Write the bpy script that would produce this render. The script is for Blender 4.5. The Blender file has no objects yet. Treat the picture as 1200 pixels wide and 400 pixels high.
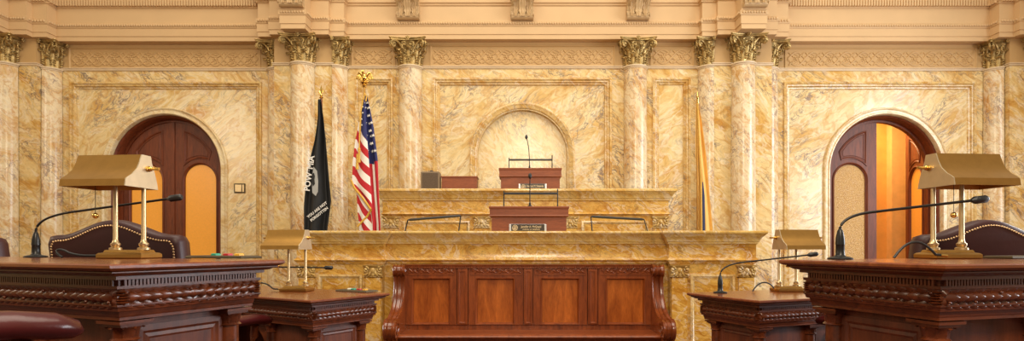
import bpy, bmesh, math, random
from math import sin, cos, pi, radians, sqrt, atan2
from mathutils import Vector, Matrix
from mathutils.geometry import tessellate_polygon
random.seed(7)
S = bpy.context.scene
C = S.collection
F, CX, HY, EYE = 680.0, 606.0, 290.0, 1.283
def px(x, d): return (x-CX)/F*d
def pz(y, d): return EYE+(HY-y)/F*d
AX = 0.10                                    # room axis

# ------------------------------------------------------------------ materials
def new_mat(name):
    m = bpy.data.materials.new(name); m.use_nodes = True
    nt = m.node_tree; b = nt.nodes['Principled BSDF']
    return m, nt, b
def N(nt, t, **kw):
    n = nt.nodes.new(t)
    for k, v in kw.items(): setattr(n, k, v)
    return n
def ramp(nt, src, stops):
    r = N(nt, 'ShaderNodeValToRGB'); e = r.color_ramp.elements
    while len(e) < len(stops): e.new(0.5)
    for el, (p, c) in zip(e, stops):
        el.position = p; el.color = (c[0], c[1], c[2], 1) if not isinstance(c, (int, float)) else (c, c, c, 1)
    nt.links.new(src, r.inputs[0]); return r.outputs[0]
def mixc(nt, fac, a, b, mode='MIX'):
    m = N(nt, 'ShaderNodeMix', data_type='RGBA', blend_type=mode)
    for sock, v in ((m.inputs[0], fac), (m.inputs[6], a), (m.inputs[7], b)):
        if hasattr(v, 'is_output'): nt.links.new(v, sock)
        else: sock.default_value = v if isinstance(v, (int, float)) else (*v, 1)
    return m.outputs[2]
def math_n(nt, op, a, b=None, c=None):
    m = N(nt, 'ShaderNodeMath', operation=op)
    for i, v in enumerate((a, b, c)):
        if v is None: continue
        if hasattr(v, 'is_output'): nt.links.new(v, m.inputs[i])
        else: m.inputs[i].default_value = v
    return m.outputs[0]
def noise(nt, vec, scale, detail=4, rough=.55, dist=0.):
    n = N(nt, 'ShaderNodeTexNoise'); n.inputs['Scale'].default_value = scale
    n.inputs['Detail'].default_value = detail; n.inputs['Roughness'].default_value = rough
    n.inputs['Distortion'].default_value = dist
    nt.links.new(vec, n.inputs['Vector']); return n.outputs['Fac']
def coords(nt, rot=(0, 0, 0), scale=(1, 1, 1), rnd=17.):
    g = N(nt, 'ShaderNodeTexCoord'); oi = N(nt, 'ShaderNodeObjectInfo')
    mp = N(nt, 'ShaderNodeMapping'); mp.vector_type = 'TEXTURE'
    mp.inputs['Rotation'].default_value = rot; mp.inputs['Scale'].default_value = scale
    nt.links.new(g.outputs['Object'], mp.inputs['Vector'])
    r = math_n(nt, 'MULTIPLY', oi.outputs['Random'], rnd)
    va = N(nt, 'ShaderNodeVectorMath', operation='ADD')
    cb = N(nt, 'ShaderNodeCombineXYZ')
    for i in range(3): nt.links.new(r, cb.inputs[i])
    nt.links.new(mp.outputs[0], va.inputs[0]); nt.links.new(cb.outputs[0], va.inputs[1])
    return va.outputs[0]
def bump(nt, b, h, strength=.2, dist=.01):
    n = N(nt, 'ShaderNodeBump'); n.inputs['Strength'].default_value = strength; n.inputs['Distance'].default_value = dist
    nt.links.new(h, n.inputs['Height']); nt.links.new(n.outputs[0], b.inputs['Normal'])
def marble(name, pale, mid, deep, vein, scale=1., vamt=.7, rough=.22, rot=(0, radians(38), 0), stretch=(1.5, 1, .8), oamt=.55):
    m, nt, b = new_mat(name)
    v0 = coords(nt, rot, stretch)
    wn = N(nt, 'ShaderNodeTexNoise'); wn.inputs['Scale'].default_value = .9*scale; wn.inputs['Detail'].default_value = 4
    nt.links.new(v0, wn.inputs['Vector'])
    w1 = N(nt, 'ShaderNodeVectorMath', operation='SUBTRACT'); nt.links.new(wn.outputs['Color'], w1.inputs[0]); w1.inputs[1].default_value = (.5, .5, .5)
    w2 = N(nt, 'ShaderNodeVectorMath', operation='SCALE'); nt.links.new(w1.outputs[0], w2.inputs[0]); w2.inputs['Scale'].default_value = 1.3/scale
    w3 = N(nt, 'ShaderNodeVectorMath', operation='ADD'); nt.links.new(v0, w3.inputs[0]); nt.links.new(w2.outputs[0], w3.inputs[1])
    v = w3.outputs[0]
    base = ramp(nt, noise(nt, v, 1.1*scale, 5, .58, .4), [(.30, deep), (.41, mid), (.53, pale), (.78, mid)])
    # cloudy swirls drawn out along the bed of the stone
    mp = N(nt, 'ShaderNodeMapping'); mp.inputs['Scale'].default_value = (.55, 1.2, 2.2); nt.links.new(v, mp.inputs['Vector'])
    sw = noise(nt, mp.outputs[0], 3.0*scale, 6, .62, .9)
    c = mixc(nt, ramp(nt, sw, [(.50, 0.), (.64, .75)]), base, pale)
    c = mixc(nt, ramp(nt, sw, [(.34, .55), (.46, 0.)]), c, mid)
    fine = ramp(nt, noise(nt, v, 11*scale, 5, .65, .6), [(.3, .78), (.5, 1.0), (.72, 1.08)])
    c = mixc(nt, .8, c, fine, 'MULTIPLY')
    def ridge(sc, mid_, dist, lo, hi, vec=v):
        n = math_n(nt, 'ABSOLUTE', math_n(nt, 'SUBTRACT', noise(nt, vec, sc*scale, 6, .55, dist), mid_))
        return ramp(nt, n, [(0., 1.), (lo, .6), (hi, 0.)])
    mask = ramp(nt, noise(nt, v0, .9*scale, 3), [(.44, .05), (.60, 1.)])
    c = mixc(nt, math_n(nt, 'MULTIPLY', ridge(1.9, .47, .6, .02, .05), oamt), c, deep)
    c = mixc(nt, math_n(nt, 'MULTIPLY', ridge(1.4, .55, .9, .012, .04), .5), c, (.86, .76, .58))
    c = mixc(nt, math_n(nt, 'MULTIPLY', ridge(2.4, .5, .5, .009, .026), math_n(nt, 'MULTIPLY', mask, vamt)), c, vein)
    c = mixc(nt, math_n(nt, 'MULTIPLY', ridge(4.6, .52, .4, .010, .03, mp.outputs[0]), math_n(nt, 'MULTIPLY', mask, vamt*.7)), c, vein)
    nt.links.new(c, b.inputs['Base Color']); b.inputs['Roughness'].default_value = rough
    b.inputs['Specular IOR Level'].default_value = .5
    return m
def wood(name, dark, light, rough=.28, rot=(0, 0, 0), st=(8, 8, 1), coat=.35, scale=1.):
    m, nt, b = new_mat(name)
    v = coords(nt, rot, (1/st[0], 1/st[1], 1/st[2]))
    n = noise(nt, v, 2.2*scale, 8, .6, 1.1)
    c = ramp(nt, n, [(.28, dark), (.72, light)])
    pores = ramp(nt, noise(nt, v, 16*scale, 4, .6), [(.35, .6), (.55, 1.)])
    c = mixc(nt, .5, c, pores, 'MULTIPLY')
    nt.links.new(c, b.inputs['Base Color']); b.inputs['Roughness'].default_value = rough
    b.inputs['Coat Weight'].default_value = coat; b.inputs['Coat Roughness'].default_value = .18
    return m
def plain(name, col, rough=.5, metal=0., nscale=0, namt=.15, bmp=0., emit=None, es=0.):
    m, nt, b = new_mat(name)
    v = coords(nt)
    n = noise(nt, v, nscale or 6., 4)
    c = mixc(nt, 1., col, ramp(nt, n, [(.3, 1-namt), (.7, 1.)]), 'MULTIPLY')
    nt.links.new(c, b.inputs['Base Color'])
    b.inputs['Roughness'].default_value = rough; b.inputs['Metallic'].default_value = metal
    if bmp: bump(nt, b, noise(nt, v, (nscale or 6)*6, 5), bmp, .004)
    if emit:
        b.inputs['Emission Color'].default_value = (*emit, 1); b.inputs['Emission Strength'].default_value = es
    return m
M = {}
M['wall_marble'] = marble('siena_marble_wall', (.79, .60, .29), (.66, .40, .11), (.50, .215, .03), (.17, .12, .10), 1.8, .95)
M['panel_marble'] = marble('siena_marble_panel', (.81, .65, .36), (.70, .47, .17), (.55, .26, .05), (.20, .15, .14), 1.6, .95, rot=(0, radians(-40), 0))
M['niche_marble'] = marble('siena_marble_niche', (.79, .64, .34), (.73, .53, .23), (.60, .34, .09), (.26, .20, .17), 1.9, .85, rot=(0, radians(55), 0))
M['column_marble'] = marble('siena_marble_column', (.83, .69, .45), (.70, .45, .18), (.52, .22, .04), (.25, .17, .15), 2.3, .95, .24, (0, radians(62), 0))
M['rostrum_marble'] = marble('orange_marble_rostrum', (.74, .44, .10), (.62, .31, .045), (.44, .17, .015), (.20, .12, .05), 4.2, .6, .22, (0, radians(20), 0), oamt=.7)
M['ledge_marble'] = marble('pale_marble_ledge', (.77, .53, .18), (.68, .40, .09), (.5, .24, .04), (.3, .2, .1), 3.6, .5, .16)
M['trim_marble'] = marble('mould_marble', (.75, .53, .22), (.62, .35, .085), (.46, .20, .03), (.20, .14, .10), 3.4, .8, .2)
M['stone_arch'] = marble('arch_stone', (.80, .66, .40), (.72, .52, .25), (.55, .32, .12), (.3, .25, .2), 2., .35, .25)
M['plaster'] = plain('cream_plaster', (.66, .44, .225), .6, nscale=3, namt=.06)
M['plaster_frieze'] = plain('tan_plaster_frieze', (.56, .35, .145), .6, nscale=3, namt=.08)
M['plaster_dark'] = plain('carved_tan_plaster', (.62, .42, .21), .55, nscale=14, namt=.15)
M['neck'] = plain('pale_neck_stone', (.78, .62, .42), .4)
M['gold'] = plain('gilded_capital', (.66, .46, .18), .46, .7, 18, .55)
M['brass'] = plain('brushed_brass', (.52, .285, .075), .38, 1., 30, .12)
M['brass_pale'] = plain('satin_pale_brass', (.68, .52, .30), .40, 1., 30, .1)
M['end_plate'] = plain('paled_brass_end_plate', (.74, .62, .42), .45, .9, 30, .1)  # lamp brass made paler; the sheen of side light is put into the colour
M['nail'] = plain('antique_nailhead', (.72, .48, .26), .4, .8)
M['gold_bright'] = plain('polished_gold', (.85, .55, .16), .22, 1.)
M['wood'] = wood('mahogany', (.060, .012, .0035), (.195, .044, .012), .30, st=(1.2, 9, 9), coat=.2)
M['wood_top'] = wood('mahogany_top', (.13, .028, .008), (.27, .07, .018), .2, st=(1, 9, 9), coat=.4)
M['wood_panel'] = wood('mahogany_panel', (.075, .014, .005), (.20, .045, .013), .45, st=(9, 9, 1.2), coat=0)
M['wood_door'] = wood('door_mahogany', (.085, .016, .004), (.24, .050, .011), .5, st=(9, 9, 1.1), coat=.0)
M['bench'] = wood('bench_mahogany', (.13, .023, .004), (.33, .075, .014), .34, st=(8, 8, 1.2), coat=.1)
M['bench_panel'] = wood('bench_panel_flame', (.26, .055, .007), (.56, .150, .022), .3, st=(5, 5, 1.0), coat=.15)
M['bench_arm'] = wood('bench_arm_mahogany', (.12, .022, .005), (.30, .068, .014), .22, st=(8, 8, 1.2), coat=.5)
M['lectern'] = wood('lectern_cherry', (.20, .046, .014), (.30, .080, .026), .5, st=(1.2, 8, 8), coat=.0)
M['leather'] = plain('oxblood_leather', (.045, .008, .009), .46, 0, 8, .25, .15)
M['leather_red'] = plain('red_leather', (.075, .009, .009), .28, 0, 8, .3, .15)
M['black'] = plain('black_plastic', (.016, .016, .018), .42)
M['black_metal'] = plain('black_metal', (.022, .020, .019), .35, .4)
M['grey_metal'] = plain('grey_metal', (.3, .29, .27), .35, .8)
M['dark_brass'] = plain('dark_bronze', (.10, .07, .035), .45, .6)
M['green'] = plain('green_button', (.02, .35, .22), .35); M['red'] = plain('red_button', (.5, .02, .03), .35)
M['yellow'] = plain('yellow_button', (.85, .45, .04), .35); M['white'] = plain('white_button', (.8, .78, .7), .4)
M['amber'] = plain('amber_glass', (.80, .34, .045), .25, 0, 40, .12, .25, emit=(1., .40, .05), es=.22)  # backlight put into the pane itself as a faint glow
M['carpet'] = plain('red_carpet', (.10, .035, .03), .95, 0, 60, .4)
M['wall_paint'] = plain('corridor_paint', (.85, .42, .10), .6)
M['wall_paint_pale'] = plain('corridor_trim_paint', (.85, .52, .20), .6)
M['flag_white'] = plain('flag_white', (.86, .84, .80), .75); M['flag_black'] = plain('flag_black', (.012, .013, .015), .6, 0, 3, .3)
M['flag_grey'] = plain('flag_grey', (.42, .43, .42), .7)
M['fringe'] = plain('gold_fringe', (.80, .46, .06), .6, 0, 60, .4)
M['flag_blue'] = plain('flag_navy', (.02, .03, .10), .7)
M['silver'] = plain('nameplate_silver', (.62, .62, .63), .35, .7); M['plate'] = plain('nameplate_dark', (.045, .032, .022), .35)
M['letter'] = plain('nameplate_letter_gold', (.75, .58, .34), .4)
M['speaker'] = plain('speaker_grille', (.13, .085, .05), .7, 0, 90, .5)
M['speaker_frame'] = plain('speaker_case', (.24, .17, .10), .5)
def glass_sparkle():
    m, nt, b = new_mat('textured_glass'); v = coords(nt)
    vo = N(nt, 'ShaderNodeTexVoronoi'); vo.inputs['Scale'].default_value = 80; nt.links.new(v, vo.inputs['Vector'])
    c = ramp(nt, vo.outputs['Distance'], [(.05, (.92, .70, .38)), (.35, (.66, .42, .17)), (.8, (.42, .22, .07))])
    nt.links.new(c, b.inputs['Base Color']); b.inputs['Roughness'].default_value = .14
    b.inputs['Emission Color'].default_value = (1, .55, .18, 1); b.inputs['Emission Strength'].default_value = .06  # pane given a faint glow of its own for the lit corridor
    bump(nt, b, vo.outputs['Distance'], .6, .012); return m
M['textured_glass'] = glass_sparkle()
def flag_mat():
    m, nt, b = new_mat('stars_and_stripes_cloth')
    uv = N(nt, 'ShaderNodeUVMap'); sp = N(nt, 'ShaderNodeSeparateXYZ'); nt.links.new(uv.outputs[0], sp.inputs[0])
    st = math_n(nt, 'MODULO', math_n(nt, 'FLOOR', math_n(nt, 'MULTIPLY', sp.outputs[1], 13.)), 2.)   # 0 red, 1 white
    c = mixc(nt, st, (.50, .012, .022), (.86, .83, .79))
    cant = math_n(nt, 'MULTIPLY', math_n(nt, 'LESS_THAN', sp.outputs[0], .4), math_n(nt, 'GREATER_THAN', sp.outputs[1], 6/13.))
    c = mixc(nt, cant, c, (.018, .022, .12))
    nt.links.new(c, b.inputs['Base Color']); b.inputs['Roughness'].default_value = .7; return m
M['us_flag'] = flag_mat()
M['buff'] = plain('buff_flag', (.86, .52, .13), .65, 0, 3, .12)

# ------------------------------------------------------------------ mesh builder
class MB:
    def __init__(s): s.b = bmesh.new(); s.X = Matrix()
    def v(s, p): return s.b.verts.new(s.X @ Vector(p))
    def face(s, vs, mi=0):
        try:
            f = s.b.faces.new(vs); f.material_index = mi; return f
        except ValueError: return None
    def loft(s, rings, closed=True, cap0=True, cap1=True, mi=0):
        R = [[s.v(p) for p in r] for r in rings]
        n = len(R[0])
        for a, b in zip(R, R[1:]):
            for i in range(n if closed else n-1):
                j = (i+1) % n; s.face((a[i], a[j], b[j], b[i]), mi)
        if closed and n > 2:
            if cap0: s.face(R[0][::-1], mi)
            if cap1: s.face(R[-1], mi)
        return s
    def box(s, x0, x1, y0, y1, z0, z1, bev=0.):
        if bev:
            b = min(bev, (x1-x0)/2.01, (y1-y0)/2.01, (z1-z0)/2.01)
            return s.rect(x0+b, x1-b, y0+b, y1-b, [(0, z0), (b, z0+b), (b, z1-b), (0, z1)])
        return s.rect(x0, x1, y0, y1, [(0, z0), (0, z1)])
    def rect(s, x0, x1, y0, y1, prof):
        return s.loft([[(x0-o, y0-o, z), (x1+o, y0-o, z), (x1+o, y1+o, z), (x0-o, y1+o, z)] for o, z in prof])
    def poly(s, pts, prof, cap0=True, cap1=True):            # mitred sweep up a closed plan polygon (CCW)
        n = len(pts); rings = []
        for o, z in prof:
            r = []
            for i in range(n):
                p, a, b = Vector(pts[i]), Vector(pts[i-1]), Vector(pts[(i+1) % n])
                d1, d2 = (p-a).normalized(), (b-p).normalized()
                n1, n2 = Vector((d1.y, -d1.x)), Vector((d2.y, -d2.x))
                k = n1+n2; k = k/max(k.dot(n1), .2) if k.length > 1e-6 else n1
                q = p+k*o; r.append((q.x, q.y, z))
            rings.append(r)
        R = [[s.v(p) for p in r] for r in rings]
        for a, b in zip(R, R[1:]):
            for i in range(n):
                j = (i+1) % n; s.face((a[i], a[j], b[j], b[i]))
        for R0, fl in ((R[0], True), (R[-1], False)):
            tri = tessellate_polygon([[v.co for v in R0]])
            for t in tri:
                f = s.face([R0[i] for i in t])
        return s
    def lathe(s, prof, seg=24, c=(0, 0), a0=0., a1=2*pi):
        full = abs(a1-a0-2*pi) < 1e-6; k = seg if full else seg+1
        rings = [[(c[0]+r*cos(a0+(a1-a0)*i/seg), c[1]+r*sin(a0+(a1-a0)*i/seg), z) for i in range(k)] for r, z in prof]
        return s.loft(rings, full)
    def tube(s, pts, r, seg=8, flat=1., up=(0, 0, 1), closed=False):
        pts = [Vector(p) for p in pts]; n = len(pts); rings = []
        rr = r if isinstance(r, (list, tuple)) else [r]*n
        for i, p in enumerate(pts):
            t = (pts[(i+1) % n]-pts[i-1]) if closed else (pts[min(i+1, n-1)]-pts[max(i-1, 0)])
            t.normalize(); u = Vector(up)
            if abs(t.dot(u)) > .95: u = Vector((1, 0, 0)) if abs(t.x) < .9 else Vector((0, 1, 0))
            a = t.cross(u).normalized(); b = a.cross(t)
            rings.append([p+a*rr[i]*cos(2*pi*k/seg)+b*rr[i]*flat*sin(2*pi*k/seg) for k in range(seg)])
        if closed:
            rings.append(rings[0]); return s.loft(rings, True, False, False)
        return s.loft(rings)
    def ball(s, c, r, seg=10, rings=6, mat=None):
        r = r if isinstance(r, (tuple, list)) else (r, r, r)
        mt = mat or Matrix()
        P = [[Vector(c)+mt @ Vector((r[0]*sin(pi*j/rings)*cos(2*pi*i/seg), r[1]*sin(pi*j/rings)*sin(2*pi*i/seg), -r[2]*cos(pi*j/rings))) for i in range(seg)] for j in range(1, rings)]
        b0, t0 = s.v(Vector(c)+mt @ Vector((0, 0, -r[2]))), s.v(Vector(c)+mt @ Vector((0, 0, r[2])))
        R = [[s.v(p) for p in q] for q in P]
        for i in range(seg):
            j = (i+1) % seg
            s.face((b0, R[0][j], R[0][i])); s.face((t0, R[-1][i], R[-1][j]))
            for a, b in zip(R, R[1:]): s.face((a[i], a[j], b[j], b[i]))
        return s
    def plate(s, outer, holes, y0, y1):                        # XZ outline with holes, thick from y0 to y1
        loops = [outer]+list(holes)
        flat = [p for l in loops for p in l]
        A = [s.v((x, y0, z)) for x, z in flat]; B = [s.v((x, y1, z)) for x, z in flat]
        for t in tessellate_polygon([[Vector((x, z, 0)) for x, z in l] for l in loops]):
            s.face([A[i] for i in t]); s.face([B[i] for i in reversed(t)])
        k = 0
        for l in loops:
            n = len(l)
            for i in range(n):
                j = (i+1) % n; s.face((A[k+i], A[k+j], B[k+j], B[k+i]))
            k += n
        return s
    def frame(s, loop, prof, closed=True):                     # moulding along an XZ loop; prof = [(inset, y)]
        n = len(loop); rings = []
        for o, y in prof:
            r = []
            for i in range(n):
                p = Vector(loop[i])
                a = Vector(loop[i-1]) if (closed or i) else p*2-Vector(loop[1])
                b = Vector(loop[(i+1) % n]) if (closed or i < n-1) else p*2-Vector(loop[i-1])
                d1, d2 = (p-a).normalized(), (b-p).normalized()
                n1, n2 = Vector((-d1.y, d1.x)), Vector((-d2.y, d2.x))
                k = n1+n2; k = k/max(k.dot(n1), .2) if k.length > 1e-6 else n1
                q = p+k*o; r.append((q.x, y, q.y))
            rings.append(r)
        return s.loft(rings, closed, False, False)
    def clip(s, co, no):
        g = list(s.b.verts)+list(s.b.edges)+list(s.b.faces)
        r = bmesh.ops.bisect_plane(s.b, geom=g, plane_co=co, plane_no=no, clear_outer=True)
        return s
    def mesh(s, name, mats, smooth=0.):
        bmesh.ops.remove_doubles(s.b, verts=s.b.verts, dist=1e-5)
        bmesh.ops.recalc_face_normals(s.b, faces=s.b.faces)
        me = bpy.data.meshes.new(name); s.b.to_mesh(me); s.b.free()
        for m in (mats if isinstance(mats, (list, tuple)) else [mats]): me.materials.append(m)
        if smooth:
            me.polygons.foreach_set('use_smooth', [True]*len(me.polygons))
            me.set_sharp_from_angle(angle=radians(smooth))
        return me
    def build(s, name, mats, parent=None, smooth=0., loc=None, rotz=0.):
        return put(name, s.mesh(name, mats, smooth), parent, loc, rotz)
def put(name, me, parent=None, loc=None, rotz=0.):
    o = bpy.data.objects.new(name, me); C.objects.link(o)
    if parent is not None: o.parent = parent
    if loc is not None: o.location = loc
    o.rotation_euler.z = rotz
    return o
def empty(name, loc=(0, 0, 0), rotz=0.):
    o = bpy.data.objects.new(name, None); C.objects.link(o); o.location = loc; o.rotation_euler.z = rotz
    o.empty_display_size = .1; return o
def tag(o, label, cat, group=None):
    o['label'] = label; o['category'] = cat; o['kind'] = 'thing'
    if group: o['group'] = group
    return o
def struct(o): o['kind'] = 'structure'; return o
def dup(o, parent=None):
    c = o.copy(); C.objects.link(c)
    if parent is not None: c.parent = parent
    for ch in list(o.children): dup(ch, c)
    return c
def text_into(mb, body, size, place, mi=0, extrude=.0005, align='CENTER', bold=.0):
    cu = bpy.data.curves.new('lettering', 'FONT'); cu.body = body; cu.size = size; cu.extrude = extrude
    cu.align_x = align; cu.align_y = 'CENTER'; cu.offset = bold; cu.resolution_u = 3
    ob = bpy.data.objects.new('lettering', cu); C.objects.link(ob)
    me = bpy.data.meshes.new_from_object(ob.evaluated_get(bpy.context.evaluated_depsgraph_get()))
    vs = [mb.v(place(v.co)) for v in me.vertices]
    for p in me.polygons: mb.face([vs[i] for i in p.vertices], mi)
    bpy.data.objects.remove(ob); bpy.data.curves.remove(cu); bpy.data.meshes.remove(me)
def arc(cx, cz, r, a0, a1, n): return [(cx+r*cos(a0+(a1-a0)*i/n), cz+r*sin(a0+(a1-a0)*i/n)) for i in range(n+1)]
def arch_loop(cx, r, z0, zs, n=32): return [(cx-r, z0), (cx+r, z0)]+arc(cx, zs, r, 0, pi, n)   # CCW
def rect_loop(x0, x1, z0, z1): return [(x0, z0), (x1, z0), (x1, z1), (x0, z1)]
def bez(p0, p1, p2, p3, n=12):
    p0, p1, p2, p3 = map(Vector, (p0, p1, p2, p3))
    return [p0*(1-t)**3+p1*3*t*(1-t)**2+p2*3*t*t*(1-t)+p3*t**3 for t in [i/n for i in range(n+1)]]

# ------------------------------------------------------------------ the front wall
W, W2, PF = 10.08, 10.20, 9.90
NECK, CAPT = 4.395, 4.845
PIER = (3.75, 8.80)
def mx(u, s): return AX+s*u
Z_PANEL = pz(92, W)
DOORX = {-1: px(191.5, W2), 1: px(1040, W2)}
DSP, DR = pz(199.5, W2), .99
SB = (4.60, 7.95)                                             # side-bay panel
wall = MB()
cx_hole = (-1.50, 1.60)
holes = [rect_loop(px(508, W), px(716, W), .4, Z_PANEL)]
for s in (-1, 1): holes.append(rect_loop(*sorted((mx(2.27, s), mx(2.90, s))), .4, Z_PANEL))
wall.plate(rect_loop(AX-3.3, AX+3.3, 0, NECK+.03), holes, W, W+.3)
for s in (-1, 1):
    a, b = sorted((mx(4.2, s), mx(8.35, s)))
    p, q = sorted((mx(SB[0], s), mx(SB[1], s)))
    # the panel hole runs to the floor so that the door opening stays clear
    wall.plate([(a, 0), (p, 0), (p, pz(97, W2)), (q, pz(97, W2)), (q, 0), (b, 0), (b, NECK+.03), (a, NECK+.03)], [], W2, W2+.3)
wall_o = struct(wall.build('wall_front', M['wall_marble']))
for s in (-1, 1):
    for u in PIER:
        x0, x1 = sorted((mx(u-.495, s), mx(u+.495 if u < 5 else 9.6, s)))
        MB().box(x0, x1, PF, W2+.3, 0, NECK+.03).build('pier', M['wall_marble'], wall_o)
def moulding(loop, y, w, parent, mat=M['trim_marble'], depth=.05, closed=True, name='panel_moulding'):
    MB().frame(loop, [(-.012, y+.002), (-.012, y-.02), (w*.18, y-.026), (w*.3, y-.008), (w*.55, y-.004), (w*.7, y+depth*.45), (w*.88, y+depth*.5), (w, y+depth)], closed).build(name, mat, parent, 50)
# centre panel with the blind arch
NX = px(612.3, W); NR = 62*W/F; NSP = pz(181, W)
cl = rect_loop(px(508, W), px(716, W), .4, Z_PANEL)
MB().plate(rect_loop(px(508, W)-.1, px(716, W)+.1, .3, Z_PANEL+.05), [arch_loop(NX, NR-.13, .42, NSP)], W+.055, W+.12).build('panel', M['panel_marble'], wall_o)
moulding(cl, W, .11, wall_o, depth=.055)
MB().frame([(NX+NR, .5)]+arc(NX, NSP, NR, 0, pi, 40)+[(NX-NR, .5)], [(0, W+.056), (0, W+.025), (.015, W+.015), (.04, W+.018), (.06, W+.034), (.09, W+.03), (.11, W+.042), (.13, W+.07), (.145, W+.16)], False).build('niche_surround', M['trim_marble'], wall_o, 50)
MB().plate(rect_loop(NX-NR, NX+NR, .4, NSP+NR), [], W+.15, W+.2).build('niche_panel', M['niche_marble'], wall_o)
for s in (-1, 1):
    a, b = sorted((mx(2.27, s), mx(2.90, s)))
    MB().box(a-.05, b+.05, W+.05, W+.1, .3, Z_PANEL+.05).build('panel', M['panel_marble'], wall_o)
    moulding(rect_loop(a, b, .4, Z_PANEL), W, .105, wall_o, depth=.05)
    a, b = sorted((mx(SB[0], s), mx(SB[1], s))); zt = pz(97, W2)
    dx = DOORX[s]
    out = [(a-.05, 0), (dx-DR, 0), (dx-DR, DSP)]+arc(dx, DSP, DR, pi, 0, 40)[1:]+[(dx+DR, 0), (b+.05, 0), (b+.05, zt+.05), (a-.05, zt+.05)]
    MB().plate(out, [], W2+.05, W2+.34).build('panel', M['panel_marble'], wall_o)
    MB().frame([(b, 0), (b, zt), (a, zt), (a, 0)], [(-.012, W2+.002), (-.012, W2-.025), (.02, W2-.03), (.035, W2-.01), (.06, W2-.005), (.075, W2+.025), (.095, W2+.028), (.11, W2+.05)], False).build('panel_moulding', M['trim_marble'], wall_o, 50)
    MB().frame([(dx+DR+.115, 0)]+arc(dx, DSP, DR+.115, 0, pi, 48)+[(dx-DR-.115, 0)], [(0, W2+.052), (0, W2+.02), (.012, W2+.008), (.03, W2+.012), (.04, W2+.028), (.075, W2+.03), (.09, W2+.012), (.105, W2+.014), (.12, W2+.04), (.122, W2+.2)], False).build('door_surround', M['stone_arch'], wall_o, 50)
# necking band and plaster frieze
def front_plan(c, ser=None):                                  # CCW plan polygon of the wall line from (u, y) steps
    right = [(mx(u, 1), y) for u, y in c]; left = [(mx(u, -1), y) for u, y in reversed(c)]
    return left+right+[(mx(9.6, 1), 10.6), (mx(9.6, -1), 10.6)]
base_line = [(3.255, W), (3.255, PF), (4.245, PF), (4.245, W2), (8.305, W2), (8.305, PF), (9.6, PF)]
fr = MB(); fr.poly(front_plan(base_line), [(0, NECK+.03), (0, CAPT+.05)])
frieze = struct(fr.build('trim_1', M['plaster_frieze']))
MB().poly(front_plan(base_line), [(.0, NECK-.012), (.018, NECK-.008), (.024, NECK+.006), (.014, NECK+.018), (.03, NECK+.024), (.03, NECK+.034), (.0, NECK+.045)]).build('necking_band', M['neck'], frieze, 40)
def ornament(x0, x1, y, z0, z1, parent):
    m = MB(); h = (z1-z0)/2; zc = (z0+z1)/2; n = max(2, round((x1-x0)/(h*2.0))); L = (x1-x0)/n
    for ph in (0, pi):
        pts = [(x0+(x1-x0)*i/(n*12), y, zc+h*.82*sin(pi*i/12+ph)) for i in range(n*12+1)]
        m.tube(pts, .016, 5, 1., (0, 1, 0))
    for k in range(n):
        cx = x0+L*(k+.5)
        for sg in (-1, 1):
            m.tube([(cx+.42*L*(1-.09*t)*cos(sg*(pi*.5+t*.55))*.62, y, zc+sg*h*.5+.55*h*(1-.1*t)*sin(t*.55)*.6*sg) for t in range(10)], .014, 5, 1., (0, 1, 0))
            for q in (-1, 1):
                R = Matrix.Rotation(q*sg*.8, 3, 'Y')
                m.ball((cx+q*L*.22, y, zc+sg*h*.34), (.015, .016, .042), 6, 4, R)
                m.ball((x0+L*(k+(0.5+q*.5))+q*-.035, y, zc+sg*h*.62), (.016, .016, .04), 6, 4, R)
        m.ball((cx, y, zc), (.026, .02, .026), 8, 5)
        for a in range(6): m.ball((cx+.04*cos(a*pi/3), y, zc+.04*sin(a*pi/3)), (.017, .012, .017), 6, 4)
        m.ball((x0+L*k+.001, y, zc), (.016, .014, .05), 6, 4)
    m.build('scroll_ornament', M['plaster_frieze'], parent, 60)
    f = .045
    MB().frame(rect_loop(x0-f, x1+f, z0-f*.6, z1+f), [(-.012, y+.004), (-.012, y-.016), (.004, y-.018), (.014, y-.004), (.02, y+.004)]).build('frieze_frame', M['plaster_frieze'], parent, 50)
FZ0, FZ1 = pz(76.5, W), pz(57, W)
ornament(px(508, W), px(717, W), W, FZ0, FZ1, frieze)
for s in (-1, 1):
    ornament(*sorted((mx(2.27, s), mx(2.92, s))), W, FZ0, FZ1, frieze)
    ornament(*sorted((mx(4.66, s), mx(7.92, s))), W2, FZ0, FZ1, frieze)
# entablature
ent_line = [(3.02, 9.92), (3.02, 9.78), (3.255, 9.78), (3.255, 9.70), (3.55, 9.70), (3.55, 9.44), (3.95, 9.44), (3.95, 9.70), (4.245, 9.70), (4.245, 9.80), (4.48, 9.80), (4.48, 10.02),
            (8.06, 10.02), (8.06, 9.82), (8.305, 9.82), (8.305, 9.70), (8.60, 9.70), (8.60, 9.44), (9.0, 9.44), (9.0, 9.7), (9.6, 9.7)]
RZ = pz(27, 9.88)
ep = front_plan(ent_line)
ent = MB().poly(ep, [(0, CAPT), (0, CAPT+.075), (.012, CAPT+.08), (.012, RZ-.05), (.02, RZ-.045), (.028, RZ-.03), (.028, RZ+.03), (.02, RZ+.036), (0, RZ+.045), (0, pz(7.5, 9.92)), (.02, pz(6.5, 9.92)), (.02, pz(5, 9.92)), (.045, pz(4, 9.92)),
                     (.05, 5.62), (.10, 5.66), (.10, 5.72), (.14, 5.78)])
ent = struct(ent.build('trim_2', M['plaster'], None, 0))
m = MB()
fp = [Vector(p) for p in ep[:-2]]
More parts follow.
